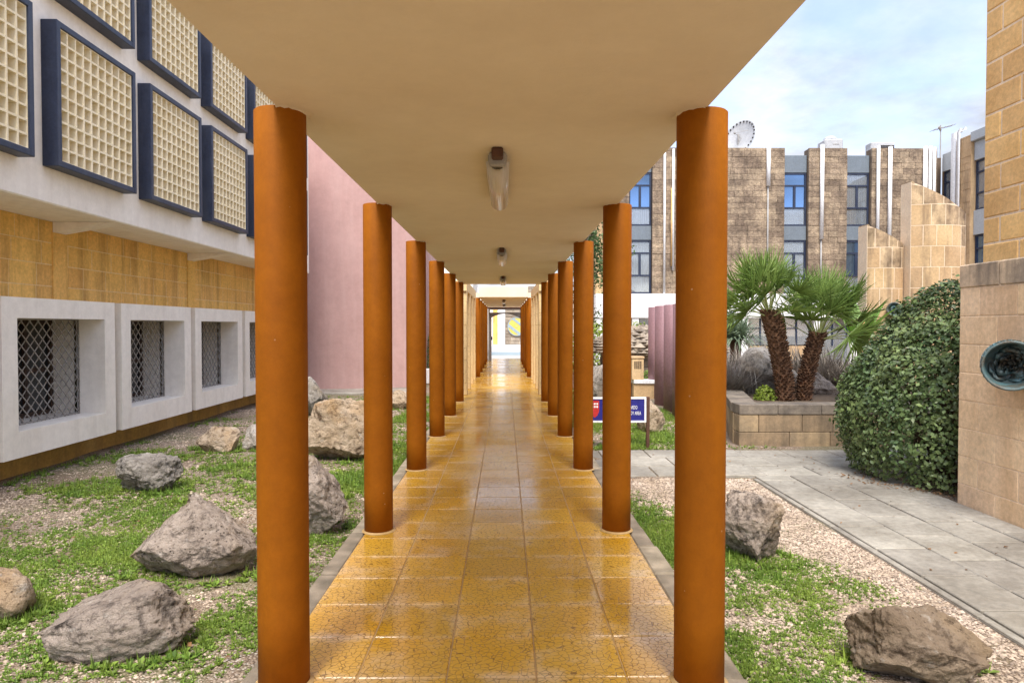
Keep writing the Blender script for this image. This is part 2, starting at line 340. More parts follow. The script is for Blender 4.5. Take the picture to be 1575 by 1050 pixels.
def rock_material(name, a, b, dark, tan):
    q = NT(name)
    col = q.mix(q.ramp(q.noise(2.6, 9, 0.65), 0.35, 0.65), a, b)
    col = q.mix(q.ramp(q.noise(4.2, 10, 0.72, None, 0.6), 0.53, 0.64), col, dark)
    col = q.mix(q.math('MULTIPLY', q.ramp(q.noise(1.7, 6), 0.52, 0.66), 0.75), col, tan)
    col = q.mix(q.math('MULTIPLY', q.ramp(q.noise(15, 8, 0.7), 0.52, 0.62), 0.6), col, dark)
    col = q.mix(q.math('MULTIPLY', q.ramp(q.noise(9, 8, 0.7, q.scaled(1,1,1.6)), 0.58, 0.68), 0.5), col, (0.72,0.66,0.58))
    pit = q.ramp(q.voro(38), 0.10, 0.28)
    col = q.mix(q.math('MULTIPLY', q.math('SUBTRACT', 1.0, pit), q.ramp(q.noise(6, 3), 0.5, 0.6)), col, dark)
    h = q.math('ADD', q.math('ADD', q.noise(7, 12, 0.75), q.math('MULTIPLY', q.noise(26, 8, 0.7), 0.35)), q.math('MULTIPLY', pit, 0.10))
    return q.out(col, 0.92, h, 1.0, 0.07, 0.2)
M['rock'] = rock_material('weathered_rock', (0.54,0.45,0.375), (0.31,0.25,0.205), (0.06,0.048,0.04), (0.46,0.34,0.22))
M['rockgrey'] = rock_material('grey_rock', (0.47,0.43,0.38), (0.26,0.23,0.20), (0.06,0.055,0.05), (0.36,0.29,0.21))
M['rocktan'] = rock_material('tan_rock', (0.62,0.50,0.38), (0.43,0.32,0.21), (0.09,0.055,0.032), (0.52,0.33,0.16))
M['rockbrown'] = rock_material('brown_rock', (0.40,0.31,0.22), (0.24,0.175,0.115), (0.075,0.05,0.032), (0.46,0.33,0.19))
M['rockwhite'] = rock_material('pale_rock', (0.60,0.56,0.51), (0.47,0.42,0.37), (0.17,0.135,0.11), (0.48,0.35,0.22))

# ---------------------------------------------------------------- ground, walkway, path
G = -0.14
def gz(x, y):
    return G + 0.018*mnoise.noise(Vector((x*0.9, y*0.9, 3.1))) + 0.008*mnoise.noise(Vector((x*3.1, y*3.1, 9.0)))
def ground():
    xs = np.concatenate([[-160,-80,-40,-20,-12,-8], np.arange(-6,6.01,0.12), [8,12,20,40,80,160]])
    ys = np.concatenate([[-60,-20,-8,-3], np.arange(0,17.01,0.15), [19,22,26,32,45,70,120,300]])
    V = np.array([(x, y, gz(x,y) if abs(x) < 6 and 0 < y < 17 else G-0.004) for y in ys for x in xs])
    nx = len(xs); i, j = np.meshgrid(np.arange(len(ys)-1), np.arange(nx-1), indexing='ij'); a = (i*nx + j).ravel()
    F = np.stack([a, a+1, a+nx+1, a+nx], 1)
    struct(link('ground', np_mesh('ground', V, F, M['ground'], True), None))
ground()
TX0, TW, TY0 = -1.06, 0.40, -1.0
def walkway():
    mb = MB(); mb.box(TX0+.001, TX0+5*TW-.001, TY0-0.1, 33.0, G-0.05, -0.006)
    base = struct(mb.build('walkway', M['tilejoint']))
    t = MB(); t.cbox(0.003, TW-0.003, 0.003, TW-0.003, -0.035, 0.0, 0.004); tm = t.mesh('tile')
    rest = MB(); n = 0
    for r in range(int((33-TY0)/TW)):
        for c in range(5):
            x, y = TX0 + c*TW, TY0 + r*TW
            dz = random.uniform(-0.0012, 0.0012)
            if r < 40: child('tile', tm, M['tile'], base, (x, y, dz))
            else: rest.box(x+.003, x+TW-.003, y+.003, y+TW-.003, -0.03, dz)
    stuff(rest.build('far_tiles', M['tile'], base))
    for sx in (-1, 1):
        y = TY0
        while y < 15.0:
            L = random.uniform(0.45, 0.95); k = MB()
            x0, x1 = (-1.20, TX0-0.004) if sx < 0 else (TX0+5*TW+0.004, 1.08)
            x0 += random.uniform(-.015,.015) if sx < 0 else 0; x1 += random.uniform(-.015,.015) if sx > 0 else 0
            k.cbox(x0, x1, y+0.006, y+L-0.006, G-0.06, random.uniform(-0.030,-0.012), 0.014)
            k.build('kerb_stone', M['kerb'], base); y += L
walkway()
def path():
    mb = MB(); mb.box(2.74, 4.33, -1, 9.3, G-0.05, G+0.002); mb.box(1.06, 2.74, 7.62, 9.25, G-0.05, G+0.002); mb.box(4.33, 9.5, 7.9, 9.3, G-0.05, G+0.002)
    base = struct(mb.build('paved_path', M['bed']))
    def slab(x0, x1, y0, y1):
        s = MB(); g = 0.008; s.cbox(x0+g, x1-g, y0+g, y1-g, G-0.03, G+0.020+random.uniform(-.004,.004), 0.006)
        s.build('paving_slab', M['paver'], base)
    cols = [2.80, 3.20, 3.62, 4.05, 4.32]
    for i in range(4):
        y = -0.6 + (0.0, 0.31, 0.14, 0.4)[i]
        while y < 7.56: slab(cols[i], cols[i+1], y, min(y+0.57, 7.63)); y += 0.57
    rows = [7.64, 8.16, 8.70, 9.22]
    for j in range(3):
        x = 1.1 + (0.0, 0.33, 0.15)[j]
        while x < 8.5: slab(x, x+0.62, rows[j], rows[j+1]); x += 0.62
    for sx in (2.745,):                                           # pale edging strip beside the gravel
        y = -0.6
        while y < 7.5: 
            s = MB(); s.cbox(sx, 2.795, y+.004, y+0.9-.004, G-0.03, G+0.016, 0.005); s.build('edging_strip', M['paver'], base); y += 0.9
path()

# ---------------------------------------------------------------- roof slabs and columns
COLX = (-0.967, 0.852); SP = 2.232; Y1 = 2.965; SOF = 2.47
def roof(name, x0, x1, y0, y1, z0, th, label):
    mb = MB(); mb.cbox(x0, x1, y0, y1, z0, z0+th, 0.012); return tag(mb.build(name, M['soffit']), label, 'roof')
roof('canopy_roof', -0.96, 0.855, -3.0, 14.85, SOF, 0.24, 'long flat cream roof slab over the near half of the walkway')
roof('canopy_roof', -0.79, 0.69, 20.55, 30.9, 2.43, 0.34, 'narrower cream roof slab over the far end of the walkway')
def column(x, y, top, label, r=0.108):
    mb = MB(); mb.lathe([(r,0.0),(r,0.3),(r,1.2),(r,top-0.004),(r-0.004,top)], 0, 0, 56)
    o = mb.build('column', M['column'], None, False); o.location = (x, y, 0)
    for p in o.data.polygons: p.use_smooth = len(p.vertices) == 4
    tag(o, label, 'column', 'orange round columns along the walkway')
    g = MB(); g.lathe([(r+0.018,0.0012),(r+0.012,0.006),(r+0.001,0.012)], 0, 0, 40, False); c = g.build('grout_ring', M['tilejoint'], None, True); c.parent = o
    rr = random.Random(int(y*100)+int(x*10)); V = []; F = []; n = 40                  # ragged plaster where the shaft meets the soffit
    for k in range(n):
        a = 2*math.pi*k/n; q = r + rr.uniform(.004,.03); V += [(r*.99*math.cos(a), r*.99*math.sin(a), top-.006-rr.uniform(.0,.008)), (q*math.cos(a), q*math.sin(a), top-.0045)]
    for k in range(n): a = 2*k; b = (2*k+2) % (2*n); F.append((a, a+1, b+1, b))
    keep = [f for f in F if abs(x + V[f[1]][0]) < abs(x) + .0 and abs(x + V[f[2]][0]) < abs(x)]
    m = MB(); m.add(V, keep); pc = m.build('plaster_collar', M['soffit'], None, True); pc.parent = o
    return o
ORD = ['first','second','third','fourth','fifth','sixth','seventh','eighth']
for s, x in enumerate(COLX):
    side = ('left','right')[s]
    for i in range(6):
        lab = f'{ORD[i]} orange round column from the camera in the {side} row' if i else f'nearest and largest orange round column on the {side} side'
        column(x, Y1 + SP*i, SOF+0.004, lab)
    for i in range(5):
        column((-0.862, 0.765)[s], 20.85+2.2*i, 2.434, f'{ORD[i]} orange column of the far {side} row, beyond the yellow stone piers', 0.10)

def pier_wall(side):
    x0, x1 = (-1.22,-0.87) if side < 0 else (0.765, 1.12)
    sn = 'left' if side < 0 else 'right'
    e = empty('pier_wall', ((x0+x1)/2, 17.8, 0), f'pale yellow stone pier screen with lintel on the {sn} of the walkway', 'wall')
    mb = MB(); mb.box(x0, x1, 15.45, 20.3, 2.36, 2.60); mb.build('lintel', M['mortar'], e)
    for k in range(4):
        y = 15.5 + 1.46*k; z = 0.0; j = 0
        while z < 2.35:
            h = min(0.265, 2.355-z); b = MB(); b.cbox(x0+.003*(j%2), x1-.003*(j%2), y, y+0.34, z+0.002, z+h-0.002, 0.006); b.build('block', M['mortar'], e); z += 0.265; j += 1
pier_wall(-1); pier_wall(1)

def ceiling_lamp(y, z, x, label):
    e = empty('ceiling_lamp', (x, y, z), label, 'lamp', 'fluorescent lamps under the walkway roof')
    L = 1.22; h = MB(); h.cbox(x-.05, x+.05, y, y+L, z-.045, z-.001, 0.012); h.build('housing', M['grey'], e)
    d = MB(); n = 14; prof = []
    for k in range(n+1):
        a = math.pi*(k/n); prof.append((x+0.062*math.cos(a), z-0.04-0.062*math.sin(a)))
    V = []; F = []
    for j, yy in enumerate((y+.015, y+.03, y+L-.03, y+L-.015)):
        q = 0.72 if j in (0,3) else 1.0
        V += [(x+(px-x)*q, yy, z-0.04+(pz-z+0.04)*q) for px, pz in prof]
    for j in range(3):
        for k in range(n): F.append((j*(n+1)+k, j*(n+1)+k+1, (j+1)*(n+1)+k+1, (j+1)*(n+1)+k))
    F += [tuple(range(n+1)), tuple(3*(n+1)+k for k in range(n+1))[::-1]]
    d.add(V, F); d.build('diffuser', M['lampglass'], e, True)
    t = MB(); t.tube([(x, y+.06, z-.06), (x, y+L-.06, z-.06)], 0.014, 10); t.build('tube', M['whitepaint'], e, True)
    for yy in (y-.035, y+L+.0):
        c = MB(); c.cbox(x-.045, x+.045, yy, yy+.04, z-.075, z-.002, 0.01); c.build('end_cap', M['grey'], e)
    b = MB(); b.cbox(x-.03, x+.03, y-.13, y-.04, z-.05, z-.001, 0.008); b.build('junction_box', M['rust'], e)
def lamp_material():
    q = NT('clear_ribbed_diffuser'); q.b.inputs['Transmission Weight'].default_value = 0.35
    w = q.n('ShaderNodeTexWave'); w.inputs['Scale'].default_value = 30; q.L(q.pos, w.inputs['Vector'])
    return q.out((0.86,0.80,0.74), 0.18, w.outputs['Fac'], 0.3, 0.004)
M['lampglass'] = lamp_material()
for y, z, lab in ((3.62,SOF,'nearest fluorescent lamp under the walkway roof'), (8.06,SOF,'second fluorescent lamp along the walkway ceiling'),
                  (12.5,SOF,'third fluorescent lamp, at the far end of the near roof'), (22.3,2.43,'first small lamp under the far roof slab'), (26.7,2.43,'last small lamp under the far roof slab')):
    ceiling_lamp(y, z, -0.04, lab)

# ---------------------------------------------------------------- far end: door wall, plaza, medallion wall
def far_end():
    e = empty('end_wall', (0, 31.5, 0), 'cream wall with door opening closing the far end of the walkway', 'wall')
    mb = MB(); mb.box(-3.2,-0.80,31.3,31.6,G,3.1); mb.box(0.80,3.2,31.3,31.6,G,3.1); mb.box(-0.80,0.80,31.3,31.6,2.42,3.1); mb.build('wall', M['soffit'], e)
    b = MB(); b.box(-0.80,0.80,30.95,31.29,2.37,2.425); b.build('beam', M['redbrown'], e)
    d = MB(); d.box(-0.78,-0.70,31.35,31.5,0,2.40); d.box(0.70,0.78,31.35,31.5,0,2.40); d.box(-0.70,0.70,31.35,31.5,2.32,2.40); d.box(-0.70,0.70,31.36,31.49,2.14,2.2)
    n = 12
    for k in range(n):                                            # shallow arched head under the transom
        xa, xb = -0.70 + 1.4*k/n, -0.70 + 1.4*(k+1)/n; zm = lambda x: 2.14 - 0.22*(abs(x)/0.7)**2
        d.add([(xa,31.38,zm(xa)),(xb,31.38,zm(xb)),(xb,31.38,2.14),(xa,31.38,2.14),(xa,31.47,zm(xa)),(xb,31.47,zm(xb)),(xb,31.47,2.14),(xa,31.47,2.14)],
              [(0,1,2,3),(7,6,5,4),(0,4,5,1)])
    d.build('door_frame', M['grey'], e)
    l = MB(); l.box(-0.69,-0.62,30.5,31.34,0.01,1.95); lf = l.build('door_leaf', M['grey'], e)
    h = MB(); h.box(-0.62,-0.57,30.6,30.64,0.95,1.1); h.build('handle', M['navy'], lf)
    mb = MB(); mb.box(-8, 3.6, 31.65, 59.8, -0.12, -0.01); pz = struct(mb.build('plaza', M['plaza']))
    s = MB(); s.box(-8, 3.6, 37, 42, -0.01, -0.004); s.build('paving_band', M['discband'], pz)
    w = empty('plaza_wall', (1.5, 60, 0), 'tan rubble stone wall beyond the far doorway', 'wall')
    st = MB(); z = 0
    while z < 5:
        x = -0.02 - random.random()*.3
        while x < 5:
            L = random.uniform(.4,.8); st.cbox(max(x,0.0)+.01, x+L-.01, 59.8-random.uniform(0,.04), 60.2, z+.01, z+.29, .02); x += L
        z += .3
    stuff(st.build('stonework', M['rubble'], w)); c = MB(); c.box(0.005, 5, 59.86, 60.3, -0.1, 5); c.build('core', M['limejoint'], w)
    p = MB(); p.cbox(-0.65,-0.01,59.6,60.2,-0.1,5,0.02); tag(p.build('white_pillar', M['whitepaint']), 'white wall strip seen through the far doorway', 'pillar')
    p = MB(); p.cbox(-1.05,-0.67,59.7,60.2,-0.1,5,0.02); tag(p.build('ochre_pillar', M['ochre']), 'ochre pillar at the left of the far doorway view', 'pillar')
    p = MB(); p.box(-9,-1.07,60,60.3,-0.1,5); tag(p.build('white_boundary_wall', M['white']), 'white boundary wall at the left of the plaza', 'wall')
    m = empty('wall_medallion', (1.03, 59.75, 1.56), 'yellow round medallion with blue grey stripes on stone wall', 'medallion')
    d = MB(); n = 40; r = 0.78
    def disc(mb, poly, y0, y1):
        k = len(poly); mb.add([(x,y0,z) for x,z in poly]+[(x,y1,z) for x,z in poly], [tuple(range(k)), tuple(range(k,2*k))[::-1]]+[(i,k+i,k+(i+1)%k,(i+1)%k) for i in range(k)])
    disc(d, [(1.03+r*math.cos(2*math.pi*k/n), 1.56+r*math.sin(2*math.pi*k/n)) for k in range(n)], 59.66, 59.74); d.build('face', M['discyellow'], m)
    d = MB(); ring = [(r+.03, 59.7)]; 
    for k in range(n):
        a0, a1 = 2*math.pi*k/n, 2*math.pi*(k+1)/n
        d.add([(1.03+q*math.cos(a), yy, 1.56+q*math.sin(a)) for q in (r-.03, r+.04) for a in (a0,a1) for yy in (59.63,)], [(0,1,3,2)])
    d.build('rim', M['discband'], m)
    for o0, o1 in ((0.22,0.42), (-0.5,-0.26)):
        b = MB(); c_, s_ = math.cos(R(-38)), math.sin(R(-38)); pts = []
        for o in (o0, o1):
            hl = math.sqrt(r*r-o*o)*0.97
            pts.append([(1.03+c_*t-s_*o, 1.56+s_*t+c_*o) for t in (-hl, hl)])
        disc(b, [pts[0][0], pts[0][1], pts[1][1], pts[1][0]], 59.64, 59.655); b.build('stripe', M['discband'], m)
    b = MB(); disc(b, [(1.03+.12*math.cos(2*math.pi*k/5+.4), 1.56+.10*math.sin(2*math.pi*k/5+.4)) for k in range(5)], 59.64, 59.655); b.build('emblem', M['limeup'], m)
far_end()

# ---------------------------------------------------------------- building on the left
def left_building():
    e = empty('gallery_building', (-6, 9.3, G), 'white building with navy framed lattice panels above an ochre stone base', 'building')
    YA, YB = 1.6, 16.7; XW = -5.57; XF = -4.77; ZS = 2.84
    win = [4.895 + 2.205*k for k in range(5)]
    w = MB(); w.box(-9, XW, YA, YB, G-.1, 0.43); w.box(-9, XW, YA, YB, 1.647, ZS)
    ys = [YA] + [q for y0 in win for q in (y0+.23, y0+1.82)] + [YB]
    for k in range(0, len(ys), 2): w.box(-9, XW, ys[k], ys[k+1], 0.43, 1.647)
    w.build('base_wall', M['ochrebase'], e)
    z = 1.78; j = 0
    while z < ZS-0.01:                                            # courses of ochre blocks
        y = YA + (0.0, 0.21)[j % 2]
        while y < YB:
            L = random.choice((0.40,0.45,0.5)); y2 = min(y+L, YB); b = MB()
            b.cbox(XW-0.02, XW+0.016+random.uniform(0,.004), y+.0045, y2-.0045, z+.0045, z+0.2605, 0.003); b.build('block', M['ochre'], e); y = y2
        z += 0.265; j += 1
    mo = MB(); mo.box(XW-.01, XW+.0155, YA+.01, YB-.01, 1.75, ZS-.002); mo.build('mortar', M['mortar'], e)
    led = MB(); led.cbox(XW-.01, XW+.055, YA, YB, 1.70, 1.775, 0.015); led.build('ledge', M['ochre'], e)
    up = MB(); up.cbox(-12, XF, YA, YB, ZS, 6.9, 0.015); up.build('upper_storey', M['white'], e)
    for k in range(5):                                            # tapered brackets under the overhang
        y = 1.36 + 3.55*k
        if y < YA: continue
        b = MB(); b.add([(XW+.02,y,ZS-.002),(XF-.06,y,ZS-.002),(XW+.02,y,ZS-.13),(XW+.02,y+.24,ZS-.002),(XF-.06,y+.24,ZS-.002),(XW+.02,y+.24,ZS-.13)],
                       [(0,1,2),(3,5,4),(1,4,5,2),(0,2,5,3)]); b.build('bracket', M['white'], e)
        p = MB(); p.cbox(XW, XW+.035, y-.02, y+.26, 1.78, ZS-.13, .006); p.build('pilaster', M['ochre'], e)
    for y0 in win:
        a, b_ = y0+.23, y0+1.82; s = MB(); y1 = y0+2.05
        s.box(XW-.03, -5.2, y0, y1, 0.15, 0.43); s.box(XW-.03, -5.2, y0, y1, 1.647, 1.87); s.box(XW-.03,-5.2,y0,a,0.43,1.647); s.box(XW-.03,-5.2,b_,y1,0.43,1.647)
        so = s.build('window_surround', M['white'], e)
        rv = MB(); rv.box(-5.9,XW-.031,b_-.004,b_+.02,0.43,1.647); rv.box(-5.9,XW-.031,a,b_,0.425,0.436); rv.build('reveal', M['white'], so)
        # grille of crossed flat bars
        g = MB(); W, H = b_-a, 1.217; p = 0.143; X = -5.545
        def clip(u0, v0, du):                                     # a 45 degree bar clipped to the opening
            t0, t1 = 0.0, 9.0
            if du > 0: t0 = max(t0, -u0); t1 = min(t1, W-u0)
            else: t0 = max(t0, u0-W); t1 = min(t1, u0)
            t0 = max(t0, -v0); t1 = min(t1, H-v0); return t0, t1
        n = int((W+H)/p)+2
        for k in range(-2, n):
            for du, xo in ((1, 0.0), (-1, 0.009)):
                u0 = k*p - H if du > 0 else k*p
                t0, t1 = clip(u0, 0.0, du)
                if t1-t0 < 0.02: continue
                q0 = (a+u0+du*t0, 0.43+t0); q1 = (a+u0+du*t1, 0.43+t1); hw = 0.006
                nx, nz = -du*hw*0.707, hw*0.707
                nx, nz = (-0.707*hw*1, 0.707*hw) if du > 0 else (0.707*hw, 0.707*hw)
                V = [(X+xo+dx, q[0]+sg*nx, q[1]+sg*nz) for dx in (0, 0.008) for q in (q0, q1) for sg in (-1, 1)]
                g.add(V, [(0,1,3,2),(4,6,7,5),(0,4,5,1),(2,3,7,6),(0,2,6,4),(1,5,7,3)])
        g.box(X-.002,X+.016,a+.001,a+.016,0.431,1.646); g.box(X-.002,X+.016,b_-.020,b_-.005,0.431,1.646); g.box(X-.002,X+.016,a+.017,b_-.021,0.437,0.452); g.box(X-.002,X+.016,a+.017,b_-.021,1.631,1.646)
        g.build('grille', M['grille'], so)
        d = MB(); d.box(-5.93,-5.905,a,b_+.02,0.43,1.647); d.build('window_pane', M['glass'], so)
        f = MB()
        for yy in (a, a+.53, a+1.06, b_-.06): f.box(-5.904,-5.87,yy,yy+.06,0.437,1.646)
        for zz in (0.437, 0.98, 1.586): f.box(-5.903,-5.875,a+.061,b_-.061,zz,zz+.06)
        f.build('window_frame', M['woodbrown'], so)
    # navy framed lattice panels
    S = 1.5; fr = MB(); fw = 0.065; D = 0.17
    fr.cbox(0,D,0,fw,0,S,.006); fr.cbox(0,D,S-fw,S,0,S,.006); fr.cbox(0,D-.002,fw-.01,S-fw+.01,0,fw,.006); fr.cbox(0,D-.002,fw-.01,S-fw+.01,S-fw,S,.006)
    fm = fr.mesh('panel_frame'); la = MB(); n = 10; c = (S-2*fw)/n; t = 0.011
    la.box(0.0,0.055,fw,S-fw,fw,S-fw)
    for k in range(n+1):
        u = fw + c*k; a0, a1 = max(u-t, fw+.0005), min(u+t, S-fw-.0005)
        la.box(0.054, D-.022, a0, a1, fw+.0005, S-fw-.0005); la.box(0.054, D-.0235, fw+.0005, S-fw-.0005, a0, a1)
    lm = la.mesh('lattice')
    for r_, z0 in enumerate((3.21, 5.0)):
        for k in range(6):
            y0 = 5.27 + 1.85*k; p = child('lattice_panel', fm, M['navy'], e, (XF, y0, z0)); q = link('lattice', lm, M['lattice']); q.parent = p
left_building()

# pink curved building and things beyond it on the left
def pink_tower():
    cx, cy, r = -5.2, 24.0, 6.0; poly = []
    for k in range(33):
        x = -8.2 + (5.75)*k/32; poly.append((x, cy - math.sqrt(r*r-(x-cx)**2)))
    poly += [(-2.45, 27), (-8.2, 27)]; mb = MB(); mb.prism(poly, G-.1, 8.6)
    o = mb.build('pink_building', M['pink']); tag(o, 'tall pink rendered building with a curved front behind the left columns', 'building')
    p = MB(); p.cbox(-7.5,-2.3,16.9,18.6,G-.05,G+.05,.01); struct(p.build('tower_pavement', M['paver']))
    q = MB(); q.tube([(-5.28,17.86,G),(-5.28,17.86,1.2)],0.05,10); tag(q.build('drain_pipe', M['navy']), 'dark pipe at the foot of the pink wall', 'pipe')
    w = MB(); w.box(-9,-1.6,34,40,G,7); w.box(-9.1,-1.5,33.9,40,3.0,3.25); tag(w.build('white_building', M['white']), 'pale building glimpsed between the third and fourth left columns', 'building')
    k = MB(); k.cbox(-3.4,-1.9,20.2,20.5,G,0.30,.02); tag(k.build('low_white_wall', M['whitepaint']), 'low white wall under the hedge beyond the left columns', 'wall')
pink_tower()

# ---------------------------------------------------------------- right: limestone corner building
def right_building():
    e = empty('limestone_building', (5.5, 4, G), 'golden limestone building corner with a thicker pale base at right edge', 'building')
    XL, XU = 4.32, 4.95; YL, YU = 6.45, 7.05; c = 0.263
    mb = MB(); mb.box(XL+.004, 8, -1, YL-.004, G-.1, 2.11); mb.build('base_core', M['limejoint'], e)
    mb = MB(); mb.box(XU+.006, 8, -1, YU-.006, 2.13, 9.0); mb.box(XL+.95, 8, YL-.01, YU-.015, G-.1, 2.12); mb.build('upper_core', M['limejoint'], e)
    z = G - 0.05; j = 0
    while z < 1.9:
        y = YL; first = (0.5, 0.27)[j % 2]; n = 0
        while y > 2.6:
            L = first if n == 0 else random.choice((0.46,0.5,0.54)); b = MB()
            b.cbox(XL-random.uniform(0,.003), XL+.2, y-L+.003, y-.003, z+.003, z+c-.003, .006); b.build('block', M['lime'], e); y -= L; n += 1
        b = MB(); b.cbox(XL+.201, XL+.7, YL-.2, YL-.001, z+.003, z+c-.003, .006); b.build('block', M['lime'], e)
        z += c; j += 1
    y = YL
    while y > 2.6:                                                # weathered capping course
        b = MB(); b.cbox(XL-.008, XU+.05, y-.52+.003, y-.003+(.008 if y == YL else 0), z+.002, 2.135, .012); b.build('capping_stone', M['capstain'], e); y -= .52
    z = 2.138; j = 0
    while z < 6.6:
        y = YU; first = (0.5, 0.24)[j % 2]; n = 0
        while y > 4.2:
            L = first if n == 0 else random.choice((0.48,0.52)); b = MB()
            b.cbox(XU-random.uniform(0,.004), XU+.2, y-L+.006, y-.006, z+.006, z+c-.006, .012); b.build('block', M['limeup'], e); y -= L; n += 1
        z += c; j += 1
    # bronze tube fixed on the wall
    t = empty('bronze_roundel', (4.2, 5.55, 1.24), 'open verdigris bronze drum fixed to the limestone wall', 'sculpture')
    mb = MB(); prof = [(0.0,-.30),(0.17,-.30),(0.185,-.1),(0.2,0.05),(0.205,0.06),(0.188,0.062),(0.178,0.0),(0.165,-.16),(0.10,-.2),(0.0,-.19)]
    mb.lathe(prof, 0, 0, 44, False); o = mb.build('drum', M['bronze'], None, True); o.parent = t
    ax = Vector((-0.55,-0.83,-0.04)).normalized(); o.rotation_euler = ax.to_track_quat('Z','Y').to_euler(); o.location = (-.07, -.02, 0)
    rl = MB()
    for k in range(60):
        a = random.uniform(0, 6.28); rr = random.uniform(0.02,0.15); rl.tube([(rr*math.cos(a), rr*math.sin(a), -.19),(rr*math.cos(a+.5)*1.1, rr*math.sin(a+.5)*1.1, -.15+random.uniform(0,.05)),(rr*math.cos(a+.9), rr*math.sin(a+.9), -.18)], random.uniform(.008,.02), 6)
    for k in range(90):
        a = 2*math.pi*(k%30)/30 + .1*(k//30); zz = -.24 + .08*(k//30); r0 = 0.186+.02*(zz+.3)/.3
        rl.tube([(r0*math.cos(a), r0*math.sin(a), zz),(r0*math.cos(a+.12)*1.02, r0*math.sin(a+.12)*1.02, zz+.075)], .007, 5)
    q = rl.build('relief', M['bronze'], None, True); q.parent = t; q.rotation_euler = o.rotation_euler; q.location = o.location
    br = MB(); br.box(4.25,4.33,5.66,5.82,1.14,1.34); br.build('wall_bracket', M['rust'], t)
right_building()

# ---------------------------------------------------------------- limestone curved walls behind the bush
def curved_wall(xa, xb, y, za, zb, bulge, label, lit):
    e = empty('curved_limestone_wall', ((xa+xb)/2, y, G), label, 'wall')
    h = 0.41; n = 14; W = xb-xa
    def pt(u, off=0.0): return (xa+W*u, y - bulge*math.sin(math.pi*min(u*1.0,1)) + off)
    top = lambda u: za + (zb-za)*u**0.9
    def piece(u0, u1, z0, z1a, z1b, off, g):
        m = max(2, int((u1-u0)*n)); V = []; F = []
        for k in range(m+1):
            u = u0+(u1-u0)*k/m; uu = min(max(u, u0+g/W), u1-g/W); x, yy = pt(uu, off); zt = (z1a+(z1b-z1a)*(k/m))
            V += [(x, yy, z0+g), (x, yy, zt-g), (x, y+.35, zt-g), (x, y+.35, z0+g)]
        for k in range(m):
            a = 4*k; b = a+4; F += [(a,b,b+1,a+1),(a+1,b+1,b+2,a+2),(a+3,a+2,b+2,b+3),(a,a+3,b+3,b)]
        F += [(0,1,2,3),(4*m+3,4*m+2,4*m+1,4*m)]
        mb = MB(); mb.add(V, F); return mb
    z = G; j = 0
    while z < za:
        us = [0]; u = (0.18, 0.30)[j % 2]
        while u < 0.95: us.append(u); u += random.uniform(.2,.36)
        us.append(1.0)
        for a, b in zip(us[:-1], us[1:]):
            if top(a) < z+.06: continue
            while top(b) < z+.03: b -= .005
            ta, tb = min(z+h, top(a)), min(z+h, top(b))
            if max(ta, tb) < z+.05: continue
            piece(a, b, z, max(ta, z+.02), max(tb, z+.02), 0, .008).build('block', M['limestain' if z+2*h > top(a) else 'limelight'], e)
        z += h; j += 1
    piece(0, 1, G, za-.03, zb-.03, .003, .0).build('joint_core', M['limejoint'], e)
curved_wall(8.04, 9.14, 13.5, 4.45, 3.82, 0.16, 'taller limestone wall with sloping top behind the clipped bush', True)
curved_wall(7.28, 8.02, 13.7, 3.62, 3.22, 0.10, 'lower limestone wall with sloping stained top beside the palms', True)
def wall_bronze():
    t = empty('bronze_mask', (7.72, 13.5, 1.9), 'small dark teal bronze on the lower limestone wall above the bush', 'sculpture')
    mb = MB(); mb.lathe([(0.0,-.12),(0.11,-.12),(0.135,0.0),(0.14,0.06),(0.12,0.065),(0.10,0.0),(0.0,-.02)], 0, 0, 24, False); o = mb.build('drum', M['bronze'], None, True); o.parent = t
    o.rotation_euler = Vector((-0.5,-0.86,0)).to_track_quat('Z','Y').to_euler(); o.location = (0, -.02, 0)
    mb = MB()
    for k in range(14):
        a = k*.9; mb.tube([(.08*math.cos(a),.08*math.sin(a),-.02),(.05*math.cos(a+1),.05*math.sin(a+1),.05),(.02*math.cos(a+2),.03*math.sin(a+2),0)], .016, 6)
    q = mb.build('relief', M['bronze'], None, True); q.parent = t; q.rotation_euler = o.rotation_euler; q.location = o.location
wall_bronze()

